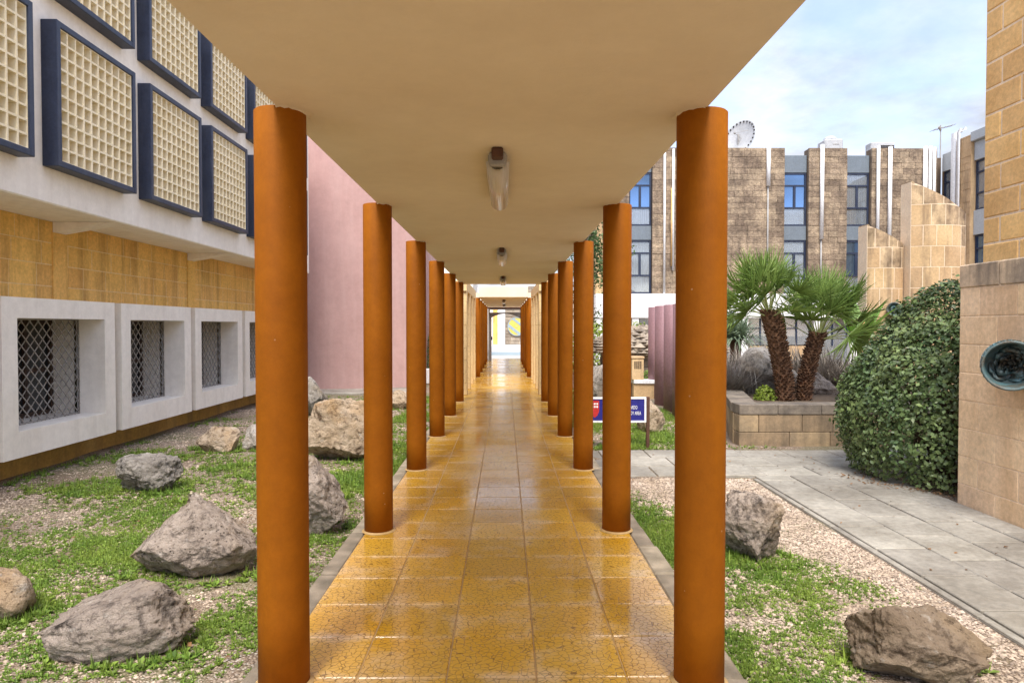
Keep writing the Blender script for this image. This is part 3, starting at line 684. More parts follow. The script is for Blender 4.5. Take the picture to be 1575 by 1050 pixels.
# ---------------------------------------------------------------- back building and its wing
def back_building():
    e = empty('office_building', (12, 31, G), 'three storey brown stone office building with navy windows behind the palms', 'building')
    Y = 30.0; ZT = 9.38; Z1 = 2.99
    core = MB(); core.box(3.95, 19.4, Y+.36, 38, G-.1, 9.05); core.build('core', M['browncore'], e)
    def cladding(name, x0, x1, yf, zt, axis='x', mt='brown', h=0.25):
        st = MB(); z = Z1; j = 0
        while z < zt-.02:
            hh = min(h, zt-z); x = x0
            while x < x1-.01:
                L = random.choice((.4,.5,.62,.75,.9)); xe = x+L if x+L < x1-.25 else x1; d = random.uniform(0,.022); g = .005
                if axis == 'x': st.box(x+g, xe-g, yf-d, yf+.1, z+g, z+hh-g)
                else: st.box(yf-d, yf+.1, x+g, xe-g, z+g, z+hh-g)
                x = xe
            z += hh; j += 1
        stuff(st.build(name, M[mt], e))
    piers = [(4.30,5.44),(6.46,12.27),(13.33,15.03),(16.11,19.0)]
    for a, b in piers:
        p = MB(); p.box(a+.01, b-.01, Y+.02, Y+.5, Z1, ZT-.02); p.build('pier', M['browncore'], e)
        cladding('stone_cladding', a, b, Y, ZT)
    p = MB(); p.cbox(3.95,4.29,Y-.05,Y+.5,Z1,ZT,.02); p.build('end_strip', M['limelight'], e)
    def window(x0, x1, z0, z1, y, axis='x', blind=True, ub=0.0):
        fr = MB(); t = .07
        def bx(mb, a0, a1, d0, d1, c0, c1):
            if axis == 'x': mb.box(a0,a1,y+d0,y+d1,c0,c1)
            else: mb.box(y+d0,y+d1,a0,a1,c0,c1)
        zs = [z0, z0+(z1-z0)*.34, z0+(z1-z0)*.76, z1]
        bx(fr,x0,x0+t,0,.1,z0,z1); bx(fr,x1-t,x1,0,.1,z0,z1)
        for q in zs: bx(fr, x0+t, x1-t, .002, .09, max(z0, q-t/2) if q < z1 else z1-t, min(z1, q+t/2) if q > z0 else z0+t)
        xm = (x0+x1)/2; bx(fr, xm-.05, xm+.05, .004, .085, zs[1]+t/2, zs[2]-t/2)
        f = fr.build('window', M['navy'], e)
        for a, b, c, d in ((x0+t,x1-t,zs[0]+t,zs[1]-t/2),(x0+t,xm-.05,zs[1]+t/2,zs[2]-t/2),(xm+.05,x1-t,zs[1]+t/2,zs[2]-t/2),(x0+t,x1-t,zs[2]+t/2,zs[3]-t)):
            p = MB(); bx(p, a, b, .045, .055, c, d); p.build('pane', M['winmirror' if (ub < .5 and c > z0+.3) else 'winpane'], f)
        if blind:
            c = MB(); n = 9
            for k in range(n):
                a = x0+t+(x1-x0-2*t)*k/n; w = (x1-x0-2*t)/n
                if random.random() < .15: continue
                bx(c, a+.01, a+w-.012, .16, .17+.012*(k%2), z0+t, zs[1] if ub < .5 else z1-t)
            c.build('blind', M['blind'], f)
        r = MB(); bx(r, x0, x1, .32, .34, z0, z1); r.build('room_dark', M['dark'], f)
    def bay(a, b, y, axis='x', first=True, sp='spandrel', ub=0.0):
        def pn(z0, z1, d=0.18):
            m = MB()
            if axis == 'x': m.cbox(a, b, y+d, y+d+.3, z0, z1, .01)
            else: m.cbox(y+d, y+d+.3, a, b, z0, z1, .01)
            m.build('spandrel', M[sp], e)
        pn(8.34, 9.10); window(a+.003, b-.003, 6.0, 8.33, y+.2, axis, True, ub); pn(5.37, 5.99); window(a+.003, b-.003, Z1+.02, 5.36, y+.2, axis, True, 1-ub)
    bay(5.45,6.45,Y,ub=.2); bay(12.28,13.32,Y,ub=.2); bay(15.04,16.10,Y,ub=.8)
    # white ground floor band, posts and shop windows
    m = MB(); m.cbox(3.95,19.05,Y-.25,Y+.36,1.92,2.985,.02); m.build('white_band', M['whitepaint'], e)
    x = 3.95; k = 0
    while x < 18.5:
        m = MB(); m.cbox(x, x+.30, Y-.2, Y+.3, G-.05, 1.918, .01); m.build('white_post', M['whitepaint'], e)
        m = MB(); m.box(x+.302, x+1.598, Y+.1, Y+.12, 0.75 if k%3 else G, 1.917); w = m.build('shop_pane', M['winpane'], e)
        f = MB(); f.box(x+.301,x+.36,Y+.05,Y+.14,0.7,1.916); f.box(x+.9,x+.96,Y+.05,Y+.14,0.7,1.916); f.box(x+1.54,x+1.599,Y+.05,Y+.14,0.7,1.916); f.box(x+.361,x+.899,Y+.06,Y+.13,1.45,1.5); f.build('mullion', M['navy'], w)
        if k % 3: m = MB(); m.cbox(x+.302, x+1.598, Y-.05, Y+.25, G-.05, 0.69, .01); m.build('low_wall', M['limelight'], e)
        x += 1.6; k += 1
    # drainpipes
    def pipe(x, y, z0, z1, r, mt='whitepaint'):
        m = MB(); m.tube([(x,y,z0),(x,y,z1)], r, 10); m.build('drainpipe', M[mt], e, True)
    for px, z0, z1, r in ((6.97,Z1,9.3,.05),(7.35,4.0,9.3,.045),(11.52,7.7,9.48,.085),(13.88,5.38,9.5,.085),(16.35,4.6,9.46,.07),(16.87,4.5,9.42,.085),(18.42,3.5,9.42,.09),(18.64,3.5,9.44,.07),(18.82,3.5,9.4,.06)):
        pipe(px, Y-.1, z0, z1, r)
    for px, z1 in ((11.52,7.7),(13.88,5.38)): pipe(px, Y-.06, Z1, z1, .035, 'grey')
    pipe(7.30, Y-.07, 4.2, 7.6, .045, 'limeup')
    # wing, facing the courtyard from the right
    X = 19.1
    w = MB(); w.box(X+.36, 26, 20, 30.36, G-.1, 9.05); w.build('wing_core', M['limelight'], e)
    def wbay(a, b): 
        for z0, z1, mt in ((8.34,9.10,'wingpanel'),(5.30,6.3,'wingpanel'),(2.0,2.98,'wingpanel')):
            m = MB(); m.cbox(X+.12, X+.5, a, b, z0, z1, .01); m.build('spandrel', M[mt], e)
        window(a+.003, b-.003, 6.31, 8.33, X+.2, 'y', True, .7); window(a+.003, b-.003, 2.99, 5.29, X+.2, 'y', True, .3)
    for a, b, nm in ((27.95,29.15,'limelight'),(24.6,26.4,'limelight'),(21.2,23.0,'limelight')):
        p = MB(); p.cbox(X, X+.5, a, b, G, ZT+.05, .02); p.build('wing_pier', M[nm], e)
        cladding('stone_cladding', a, b, X-.002, ZT+.04, 'y', 'limelight', .265)
    wbay(29.16,29.98); wbay(26.41,27.94); wbay(23.01,24.59)
    for y, r in ((28.9,.1),(28.6,.06)):
        m = MB(); m.tube([(X-.1,y,3.3),(X-.1,y,9.7),(X+.2,y,9.85)], r, 10); m.build('drainpipe', M['whitepaint'], e, True)
    par = MB(); par.cbox(X-.06, X+.5, 23.0, 27.93, 9.11, 9.5, .02); par.build('parapet', M['wingpanel'], e)
def winpane_material():
    q = NT('reflective_window'); q.b.inputs['Transmission Weight'].default_value = 0.8; q.b.inputs['IOR'].default_value = 1.9
    return q.out((0.75,0.82,0.88), 0.01, q.noise(0.9, 2), 0.03, 0.02, 1.0)
M['winpane'] = winpane_material()
def winmirror_material():
    q = NT('coated_blue_window'); q.b.inputs['Metallic'].default_value = 0.85
    return q.out(q.mix(q.noise(0.5, 2), (0.14,0.24,0.42), (0.20,0.31,0.47)), 0.04, q.noise(0.9, 2), 0.03, 0.02, 0.5)
M['winmirror'] = winmirror_material()
back_building()
def rooftop():
    d = empty('satellite_dish', (11.15, 32.6, 9.05), 'white satellite dish with holes round its rim on the roof', 'dish')
    ax = Vector((-0.78,-0.56,0.25)).normalized(); rot = ax.to_track_quat('Z','Y').to_euler(); c = (0,0,1.5)
    mb = MB(); prof = [(0.0,-.16)] + [(0.86*k/8, -.16+.16*(k/8)**2) for k in range(1,9)] + [(0.88,.0),(0.87,-.02)]
    mb.lathe(prof, 0, 0, 40, False); o = mb.build('reflector', M['roofgrey'], None, True); o.parent = d; o.rotation_euler = rot; o.location = c
    mb = MB()
    for k in range(26):
        a = 2*math.pi*k/26; mb.lathe([(.04,-.02),(.04,.012)], .79*math.cos(a), .79*math.sin(a), 8)
    o = stuff(mb.build('rim_holes', M['dark'], None)); o.parent = d; o.rotation_euler = rot; o.location = c
    mb = MB(); mb.tube([(0,0,-.16),(0.05,0,.45)], .012, 6); mb.tube([(0.4,.3,-.06),(0.05,0,.45)], .01, 6); mb.lathe([(.05,.42),(.05,.5)],.05,0,10)
    o = mb.build('feed_arm', M['grey'], None); o.parent = d; o.rotation_euler = rot; o.location = c
    mb = MB(); mb.tube([(0,.15,0),(0,.15,1.7)], .05, 8); o = mb.build('mast', M['grey'], None); o.parent = d
    t = empty('water_tank', (14.9, 31.6, 9.05), 'white plastic water tank with a domed lid on the roof', 'tank')
    mb = MB(); mb.cbox(14.6,15.45,31.2,32.0,9.05,10.12,.06); mb.build('body', M['roofgrey'], t); mb = MB(); mb.lathe([(.30,10.11),(.29,10.22),(.22,10.27),(.2,10.30),(0.05,10.34)], 15.02, 31.6, 24); mb.build('lid', M['roofgrey'], t, True)
    mb = MB(); mb.box(14.95,15.25,31.19,31.199,9.85,9.89); mb.build('label_strip', M['grey'], t)
    a = empty('air_conditioner', (17.2, 31.4, 9.05), 'grey air conditioner unit on the roof edge', 'air conditioner')
    mb = MB(); mb.cbox(16.65,17.75,31.1,31.6,9.05,9.93,.03); mb.build('casing', M['roofgrey'], a); mb = MB(); 
    for k in range(7): mb.box(17.05,17.7,31.07,31.095,9.2+.09*k,9.25+.09*k)
    mb.build('vent_grille', M['dark'], a)
    n = empty('aerial', (19.9, 31.2, 9.05), 'thin television aerial on the roof beside the wing', 'antenna')
    mb = MB(); mb.tube([(19.9,31.2,9.05),(19.9,31.2,10.75)], .025, 6); mb.build('mast', M['grey'], n)
    mb = MB(); mb.tube([(19.5,31.2,10.5),(20.5,31.2,10.75)], .015, 5)
    for k in range(7): mb.tube([(19.55+.15*k,30.95,10.51+.037*k),(19.55+.15*k,31.45,10.51+.037*k)], .01, 4)
    mb.tube([(19.9,31.2,10.5),(19.75,31.1,10.65)],.05,6); mb.build('elements', M['grey'], n)
rooftop()

# ---------------------------------------------------------------- planters, pillars, sign
def palm_planter():
    e = empty('stone_planter', (4.6, 11, G), 'low limestone planter under the two fan palms', 'planter')
    A, B_, Cc = (3.31,9.6), (8.0,9.6), (4.4,14.3)
    so = MB(); so.prism([(3.5,9.8),(8.0,9.8),(8.0,14.3),(4.5,14.3)], G, 0.36); so.build('soil', M['soil'], e)
    def run(p, q, z0, z1, lens, th, name, mt, off=0.0):
        d = Vector((q[0]-p[0], q[1]-p[1])); L = d.length; a = math.atan2(d.y, d.x); s = 0.0; k = 0
        while s < L-.05:
            l = min(lens[k % len(lens)], L-s); b = MB(); b.cbox(s+.003, s+l-.003, -off, th, z0+.002, z1-.002, .008)
            o = b.build(name, M[mt], None); o.parent = e; o.matrix_parent_inverse = Matrix.Translation(-Vector(e.location)); o.location = (p[0],p[1],0); o.rotation_euler = (0,0,a); s += l; k += 1
    for z0, z1, ln in ((G-.05,0.06,(.72,.58,.5,.66)),(0.06,0.31,(.28,.62,.44,.26,.5)),):
        run(A, B_, z0, z1, ln, .22, 'block', 'planter')
    run(A, B_, 0.31, 0.455, (.55,.62,.5), .34, 'coping_stone', 'coping', .012)
    # diagonal side, laid from the far end so the blocks face outwards
    A2 = (A[0]-.004, A[1]+.24)
    for z0, z1, ln in ((G-.05,0.06,(.6,.5)),(0.06,0.31,(.5,.66))): run(Cc, A2, z0, z1, ln, .22, 'block', 'planter')
    run(Cc, (A[0]+.01, A[1]+.35), 0.31, 0.453, (.6,.66), .34, 'coping_stone', 'coping', .012)
palm_planter()
def far_planter():
    e = empty('cream_planter', (5, 16.5, G), 'low cream planter wall with grass behind the mauve pillars', 'planter')
    for k in range(9):
        x = 3.0 + .62*k; b = MB(); b.cbox(x+.004, x+.616, 15.9, 16.15, G-.05, 0.22, .008); b.build('block', M['limelight'], e)
        c = MB(); c.cbox(x+.002, x+.618, 15.86, 16.2, 0.222, 0.31, .008); c.build('coping_stone', M['whitepaint'], e)
    s = MB(); s.box(2.95, 8.6, 16.16, 19.5, G, 0.2); s.build('soil', M['soil'], e)
    for px, nm in ((3.10,'cream stone pillar with a pierced square panel behind the blue sign'), (5.68,'cream stone pillar with pierced panel right of the spiky plant'), (5.05,'cream stone pillar with pierced panel left of the low green shrub')):
        p = empty('gate_pillar', (px, 16.03, 0.31), nm, 'pillar', 'cream pierced pillars')
        m = MB(); m.cbox(px-.14, px+.14, 15.9, 16.17, 0.31, 0.80, .01); m.build('shaft', M['limelight'], p); m = MB(); m.cbox(px-.155, px+.155, 15.885, 16.185, 0.80, 0.86, .012); m.build('cap', M['limelight'], p)
        g = MB()
        for i in range(4):
            for j in range(4): g.box(px-.085+.045*i, px-.055+.045*i, 15.888, 15.899, .58+.045*j, .61+.045*j)
        g.build('pierced_panel', M['soil'], p)
far_planter()
for i, (x, y, zt) in enumerate(((3.50,16.1,2.01),(3.36,14.75,2.0),(3.30,13.65,1.99),(3.26,12.75,1.98))):
    b = MB(); b.lathe([(.1,G-.05),(.1,1.0),(.1,zt-.006),(.094,zt)], 0, 0, 32); b.v = [(x, y*2.2, z) for x, y, z in b.v]; o = b.build('mauve_pillar', M['mauve']);
    for p in o.data.polygons: p.use_smooth = len(p.vertices) == 4
    o.location = (x, y, 0); o.rotation_euler = (0,0,R(7))
    tag(o, f'{("farthest","third nearest","second nearest","nearest")[i]} of the flat mauve pillars in a row beside the nearest right column', 'pillar', 'mauve pillars')
def text_mesh(body, size):
    cu = bpy.data.curves.new('text', 'FONT'); cu.body = body; cu.size = size; cu.extrude = 0.001
    o = bpy.data.objects.new('text_tmp', cu); C.objects.link(o); bpy.context.view_layer.update()
    me = bpy.data.meshes.new_from_object(o.evaluated_get(bpy.context.evaluated_depsgraph_get())); bpy.data.objects.remove(o); return me
def sign():
    Y = 9.46; e = empty('sign_board', (1.5, Y, G), 'blue sign board with white frame and red crest between the right columns', 'sign')
    x0, x1, z0, z1 = 1.06, 1.96, 0.225, 0.575
    b = MB(); b.box(x0+.025, x1-.025, Y-.012, Y+.012, z0+.025, z1-.025); b.build('panel', M['signblue'], e)
    f = MB(); f.box(x0,x1,Y-.02,Y+.02,z1-.025,z1); f.box(x0,x1,Y-.02,Y+.02,z0,z0+.025); f.box(x0,x0+.025,Y-.02,Y+.02,z0+.025,z1-.025); f.box(x1-.025,x1,Y-.02,Y+.02,z0+.025,z1-.025); f.build('frame', M['whitepaint'], e)
    for x in (x1+.003, x0-.048):
        p = MB(); p.cbox(x, x+.045, Y-.022, Y+.022, G-.1, z1-.0+.005, .004); p.build('post', M['rust'], e)
    s = MB(); cx, cz = 1.245, 0.41; poly = [(-.06,.12),(.06,.12),(.06,-.03),(.035,-.09),(0,-.12),(-.035,-.09),(-.06,-.03)]
    s.add([(cx+x, Y-.0135, cz+z) for x, z in poly], [tuple(range(len(poly)))[::-1]]); s.build('crest', M['signred'], e)
    w = MB(); 
    for i in range(3):
        for j in range(2): w.box(cx-.045+.033*i, cx-.022+.033*i, Y-.0155, Y-.0142, cz+.02+.04*j, cz+.045+.04*j)
    w.build('crest_detail', M['whitepaint'], e)
    for body, size, xr, zz in (('ARDO', 0.07, 1.835, 0.41), ('DY AREA', 0.07, 1.888, 0.33), ('M', 0.07, 1.375, 0.33)):
        me = text_mesh(body, size); wd = max(v.co.x for v in me.vertices); o = link('lettering', me, M['whitepaint']); o.parent = e
        o.location = (xr - wd*0.52 - e.location.x, -.0145, zz - e.location.z); o.rotation_euler = (R(90),0,0); o.scale = (0.52,1,1)
sign()

# ---------------------------------------------------------------- rocks
ROCKS = []
def rock(x, y, sx, sy, sz, seed, mt, label, rz=0.0, planes=(), sink=0.06, sub=5, z=None, group='garden boulders', rough=1.0):
    ROCKS.append((x, y, sx, sy))
    bm = bmesh.new(); bmesh.ops.create_icosphere(bm, subdivisions=sub, radius=1.0); rr = random.Random(seed)
    V = np.array([v.co[:] for v in bm.verts])
    pl = list(planes)
    for k in range(9 if planes else 18):
        n = np.array([rr.gauss(0,1) for _ in range(3)]); n /= np.linalg.norm(n); pl.append((*n, rr.uniform(.58,.84)))
    for nx, ny, nz, d in pl:
        n = np.array((nx,ny,nz)); n = n/np.linalg.norm(n); t = V@n - d; V -= np.maximum(t,0)[:,None]*n*0.98
    off = Vector((seed*3.7, seed*1.3, 0))
    for i, p in enumerate(V):
        v = Vector(p); n = v.normalized(); q = v*1.5+off
        cr = mnoise.noise(q*2.2+Vector((9,4,7)))
        a = -0.025*max(0.0, 1-abs(cr)*11) + 0.09*mnoise.fractal(q, 1.0, 2.0, 4) + 0.07*(abs(mnoise.noise(q*2.7)) - .2) + 0.028*mnoise.fractal(q*6, 0.7, 2.1, 4) - 0.045*max(0, mnoise.noise(q*4.3+Vector((5,1,2)))-.25)
        V[i] = p + np.array(n)*a*rough
    V -= (V.max(0)+V.min(0))/2; V /= (V.max(0)-V.min(0))/2
    V *= np.array((sx, sy, sz))/2
    V[:,2] += sz/2
    for v, c in zip(bm.verts, V): v.co = c
    me = bpy.data.meshes.new('boulder'); bm.to_mesh(me); bm.free(); me.polygons.foreach_set('use_smooth', [True]*len(me.polygons))
    o = link('boulder', me, M[mt]); o.location = (x, y, (G if z is None else z)-sink); o.rotation_euler = (0,0,rz)
    return tag(o, label, 'rock', group)
rock(-2.15, 4.75, .88, .55, .60, 3, 'rock', 'large peaked grey boulder in the middle of the left lawn', .1, [(-.78,-.1,.62,.22),(.74,.0,.66,.36),(0,-.85,.5,.42),(.3,.8,.5,.4)], sub=6)
rock(-2.0, 3.55, .72, .40, .42, 5, 'rock', 'long slanting boulder nearest the camera on the left lawn', .2, [(-.6,0,.8,.38),(.9,0,.3,.62)], sub=6)
rock(-3.66, 7.05, .64, .48, .44, 8, 'rockgrey', 'dark pitted grey boulder with hollow top on the left lawn', 0.2, [(0,0,1,.55)], rough=1.5, sub=6)
rock(-3.92, 9.35, .58, .42, .40, 11, 'rocktan', 'small tan boulder near the building, beside a pale rock', .2)
rock(-3.45, 9.5, .42, .36, .40, 13, 'rockwhite', 'small white rock half hidden by the nearest left column', .4)
rock(-3.75, 10.9, .45, .4, .50, 14, 'rock', 'brown rock behind the small white rock near the building', .4)
rock(-2.14, 8.75, .92, .6, .86, 17, 'rocktan', 'big brown and white boulder between the first two left columns', .1, [(0,-.9,.1,.55),(-.1,0,1,.62)], sub=6)
rock(-1.54, 5.6, .46, .5, .70, 19, 'rock', 'split boulder just right of the nearest left column', .5, [(.6,-.3,.7,.5)], sub=6)
rock(-3.6, 12.9, .55, .5, .82, 23, 'rockgrey', 'tall pale grey rock in front of the pink wall', .3, [(.7,0,.7,.5)])
rock(-2.2, 14.1, .56, .45, .46, 29, 'rocktan', 'low rock between the second and third left columns', .2)
rock(-2.98, 4.0, .42, .36, .34, 31, 'rocktan', 'tan rock cut by the left edge of the picture', .2)
rock(1.80, 4.95, .46, .42, .56, 37, 'rock', 'pitted upright boulder just right of the nearest right column', .3, [(.2,0,1,.6)], rough=1.4, sub=6)
rock(2.0, 3.25, .64, .42, .42, 41, 'rockbrown', 'brown rounded boulder at the bottom right of the picture', -.4, [(.6,-.2,.7,.5)], sub=6)
rock(2.33, 10.9, .44, .4, .58, 43, 'rocktan', 'tan rock standing behind the blue sign', .2, [(.8,0,.4,.5)])
rock(2.06, 14.8, .6, .5, .95, 47, 'rockgrey', 'tall grey rock seen between the second and third right columns', .2)
rock(4.85, 12.6, 1.15, .7, .95, 53, 'rockgrey', 'pale grey boulder between the two palm trunks', -.1, [(.6,-.3,.7,.4)], z=.3)
rock(5.6, 12.2, .8, .6, .62, 59, 'rock', 'grey brown boulder right of the palm trunks in the planter', .1, [(.6,-.3,.7,.4)], z=.3)

# ---------------------------------------------------------------- plants
LEAF_V = np.array([(0,0,0),(0.32,0.45,0.10),(0,1,0.0),(-0.32,0.45,0.10),(0,.5,0.02)], float); LEAF_F = np.array([(0,1,4),(1,2,4),(2,3,4),(3,0,4)])
def leaf_cloud(name, P, N, size, mt, jitter=0.5):
    """leaves lying roughly along a surface with normals N"""
    n = len(P); N = N + rng.normal(0, jitter, (n,3)); N /= np.linalg.norm(N, axis=1)[:,None]
    t = rng.normal(0,1,(n,3)); t -= (t*N).sum(1)[:,None]*N; t /= np.linalg.norm(t, axis=1)[:,None]; b = np.cross(N, t)
    s = (size*rng.uniform(.6,1.25,n))[:,None,None]
    V = (LEAF_V[None,:,0:1]*b[:,None] + LEAF_V[None,:,1:2]*t[:,None] + LEAF_V[None,:,2:3]*N[:,None])*s + P[:,None]
    F = LEAF_F[None] + (np.arange(n)*5)[:,None,None]
    return np_mesh(name, V.reshape(-1,3), F.reshape(-1,3), mt)
def bush(name, c, rad, n, size, mt, label, cat='bush', prof=None, group=None, full=False):
    e = empty(name, (c[0], c[1], G), label, cat, group)
    D = rng.normal(0,1,(n,3)); D[:,2] = D[:,2] if full else np.abs(D[:,2])*1.0 - 0.12; D = D[D[:,2] > -.9] if full else D; n = len(D); D /= np.linalg.norm(D, axis=1)[:,None]
    lump = np.array([0.055*mnoise.fractal(Vector(d*3.2)+Vector(c), 1, 2, 3) for d in D])
    q = 1.0 - np.abs(rng.normal(0, 0.085, n)) + lump*1.3 + (rng.random(n) < .03)*rng.uniform(0,.09,n)
    if prof is not None: q *= prof(D)
    P = D*q[:,None]*np.array(rad) + np.array(c); keep = P[:,2] > G+.04; P = P[keep]; D = D[keep]
    N = D/np.array(rad); N /= np.linalg.norm(N, axis=1)[:,None]
    o = stuff(link('foliage', leaf_cloud('foliage', P, N*0.9+np.array((0,0,.35)), size, mt, .55), None)); o.parent = e; o.matrix_parent_inverse = Matrix.Translation(-Vector(e.location))
    tw = MB(); rr = random.Random(3)
    for k in range(46):
        d = Vector((rr.gauss(0,1), rr.gauss(0,1), abs(rr.gauss(0,1))+.05)).normalized(); u = prof(np.array([d[:]]))[0] if prof is not None else 1.0
        p1 = Vector((d.x*rad[0]*.9*u, d.y*rad[1]*.9*u, d.z*rad[2]*.9*u)); base = Vector((rr.uniform(-.4,.4)*rad[0], rr.uniform(-.4,.4)*rad[1], 0))
        tw.tube([Vector(c)+base+Vector((0,0,G-c[2])), Vector(c)+base*.7+p1*.5, Vector(c)+p1], [.018,.011,.004], 5)
    tw.build('stems', M['stem'], e)
    return e
bush('clipped_bush', (5.03, 7.62, .60), (1.17, 1.12, 1.46), 46000, 0.056, M['bushleaf'], 'large clipped dome of glossy green leaves against the limestone wall',
     prof=lambda D: 1.0 - 0.13*np.clip(2*D[:,2]*np.sqrt(1-np.clip(D[:,2],-1,1)**2),0,1)**2, full=True)
bush('hedge', (-2.6, 22.0, G), (0.9, .8, 1.5), 3500, 0.09, M['treeleaf'], 'dark green hedge glimpsed between the third and fourth left columns', 'hedge')
bush('low_shrub', (5.38, 17.2, .2), (.5,.4,.55), 1800, 0.07, M['limegreen'], 'bright green low shrub between two cream pillars')
bush('low_shrub', (3.9, 17.4, .15), (.7,.4,.3), 1600, 0.07, M['grass'], 'green ground cover in front of the rubble hut')
bush('low_shrub', (4.25, 11.1, .36), (.18,.16,.22), 500, 0.05, M['limegreen'], 'small yellow green plant at the foot of the left palm')
bush('low_shrub', (4.0, 24.5, G), (2.2, .8, 2.0), 5000, 0.10, M['limegreen'], 'bright green hedge in front of the white building band')
bush('low_shrub', (2.15, 16.2, G), (.55,.45,.62), 1500, 0.07, M['grass'], 'leafy weeds behind the tall grey rock at the right columns')
def blades(name, loc, n, length, width, up, mt, label, cat='shrub', trunk=None, group=None, droop=.25, spread=.1):
    e = empty(name, loc, label, cat, group); V = []; F = []
    for k in range(n):
        a = random.uniform(0, 2*math.pi); el = math.asin(random.uniform(up, .98)); L = length*random.uniform(.7,1.1); w = width*random.uniform(.7,1.2)
        d = Vector((math.cos(a)*math.cos(el), math.sin(a)*math.cos(el), math.sin(el))); s = Vector((-math.sin(a), math.cos(a), 0))
        b = Vector((random.gauss(0,spread), random.gauss(0,spread), trunk or 0)); m = b + d*L*.55; t = b + d*L - Vector((0,0,L*droop*math.cos(el)))
        i = len(V); V += [b-s*w*.6, b+s*w*.6, m+s*w, m-s*w, t]; F += [(i,i+1,i+2),(i,i+2,i+3),(i+3,i+2,i+4)]
    o = link('blades', np_mesh('blades', np.array([v[:] for v in V]), np.array(F), mt), None); o.parent = e; stuff(o)
    if trunk:
        m = MB(); m.lathe([(.14,0),(.11,trunk*.5),(.13,trunk)], 0, 0, 14); q = m.build('trunk', M['bark'], None, True); q.parent = e
    return e
blades('spiky_plant', (5.15, 15.2, .3), 420, .85, .016, -.25, M['yucca'], 'blue green spiky yucca left of the palms', 'plant', trunk=.98)
for i, (x, y, s, lab) in enumerate(((3.95,12.3,.95,'grey dry shrub left of the palm trunks'),(4.25,13.4,1.15,'tall grey shrub behind the left palm trunk'),(5.3,13.6,1.35,'grey brown shrub behind the boulder between the palms'),
        (6.1,13.3,1.3,'grey shrub right of the palms near the limestone wall'),(6.6,12.4,1.1,'grey dry shrub beside the clipped bush'))):
    blades('dry_shrub', (x,y,.33), 1500, .75*s, .011, .05, M['lavender'], lab, 'shrub', group='grey dry shrubs in the planter', droop=.05, spread=.17*s)
def banana():
    e = empty('broad_leaf_plant', (6.72, 12.9, .3), 'bright broad leaved plant beside the limestone wall', 'plant')
    for k, (a, t, L) in enumerate(((.4,.25,1.0),(2.6,.35,.9),(1.4,.1,1.15),(4.6,.5,.8),(5.4,.3,.9),(3.5,.2,1.0))):
        V = []; F = []; n = 7
        for i in range(n+1):
            u = i/n; p = Vector((math.cos(a)*math.sin(t+u*.5)*L*u, math.sin(a)*math.sin(t+u*.5)*L*u, .75+1.1*L*u*math.cos(t+u*.3))); w = .13*math.sin(math.pi*min(1,u*.94+.05))
            s = Vector((-math.sin(a), math.cos(a), 0)); V += [p-s*w+Vector((0,0,.03)), p, p+s*w+Vector((0,0,.03))]
        for i in range(n):
            for j in range(2): q = i*3+j; F.append((q,q+1,q+4,q+3))
        o = link('leaf', np_mesh('leaf', np.array([v[:] for v in V]), np.array(F), M['bananaleaf'], True), None); o.parent = e
    m = MB(); m.tube([(0,0,0),(.02,0,.6),(.1,.02,1.35)], [.05,.04,.02], 8); o = m.build('stem', M['limeup'], None, True); o.parent = e
banana()
def fan_mesh(seed):
    rr = random.Random(seed); V = []; F = []; n = 26
    V2 = []
    for k in range(n):
        a = R(-88 + 176*k/(n-1)) + rr.uniform(-.03,.03); L = (0.44 + .10*math.cos(a*.7))*rr.uniform(.88,1.06)
        d = Vector((math.sin(a), math.cos(a), 0)); s = Vector((math.cos(a), -math.sin(a), 0)); fold = .02
        cup = lambda r_: .16*r_*r_ - .05*abs(math.sin(a))*r_
        w1, w2 = .013, .0095; dr = rr.uniform(.0,.10); lift = rr.uniform(-.22,.30)
        P = []
        for u, w in ((.03,.006),(.28,w1),(.62,w2),(1.0,.0015)):
            c = d*L*u + Vector((0,0,cup(L*u) + lift*L*u*u - dr*max(0,u-.6)**2*2.2)); P.append((c-s*w, c+Vector((0,0,-fold*w/w1)), c+s*w))
        i = len(V)
        for tri in P: V += list(tri)
        for q in range(3):
            b = i+q*3; F += [(b,b+1,b+4,b+3),(b+1,b+2,b+5,b+4)]
    return np_mesh('frond', np.array([v[:] for v in V]), np.array(F), M['palmleaf'])
FANS = [fan_mesh(k) for k in range(4)]
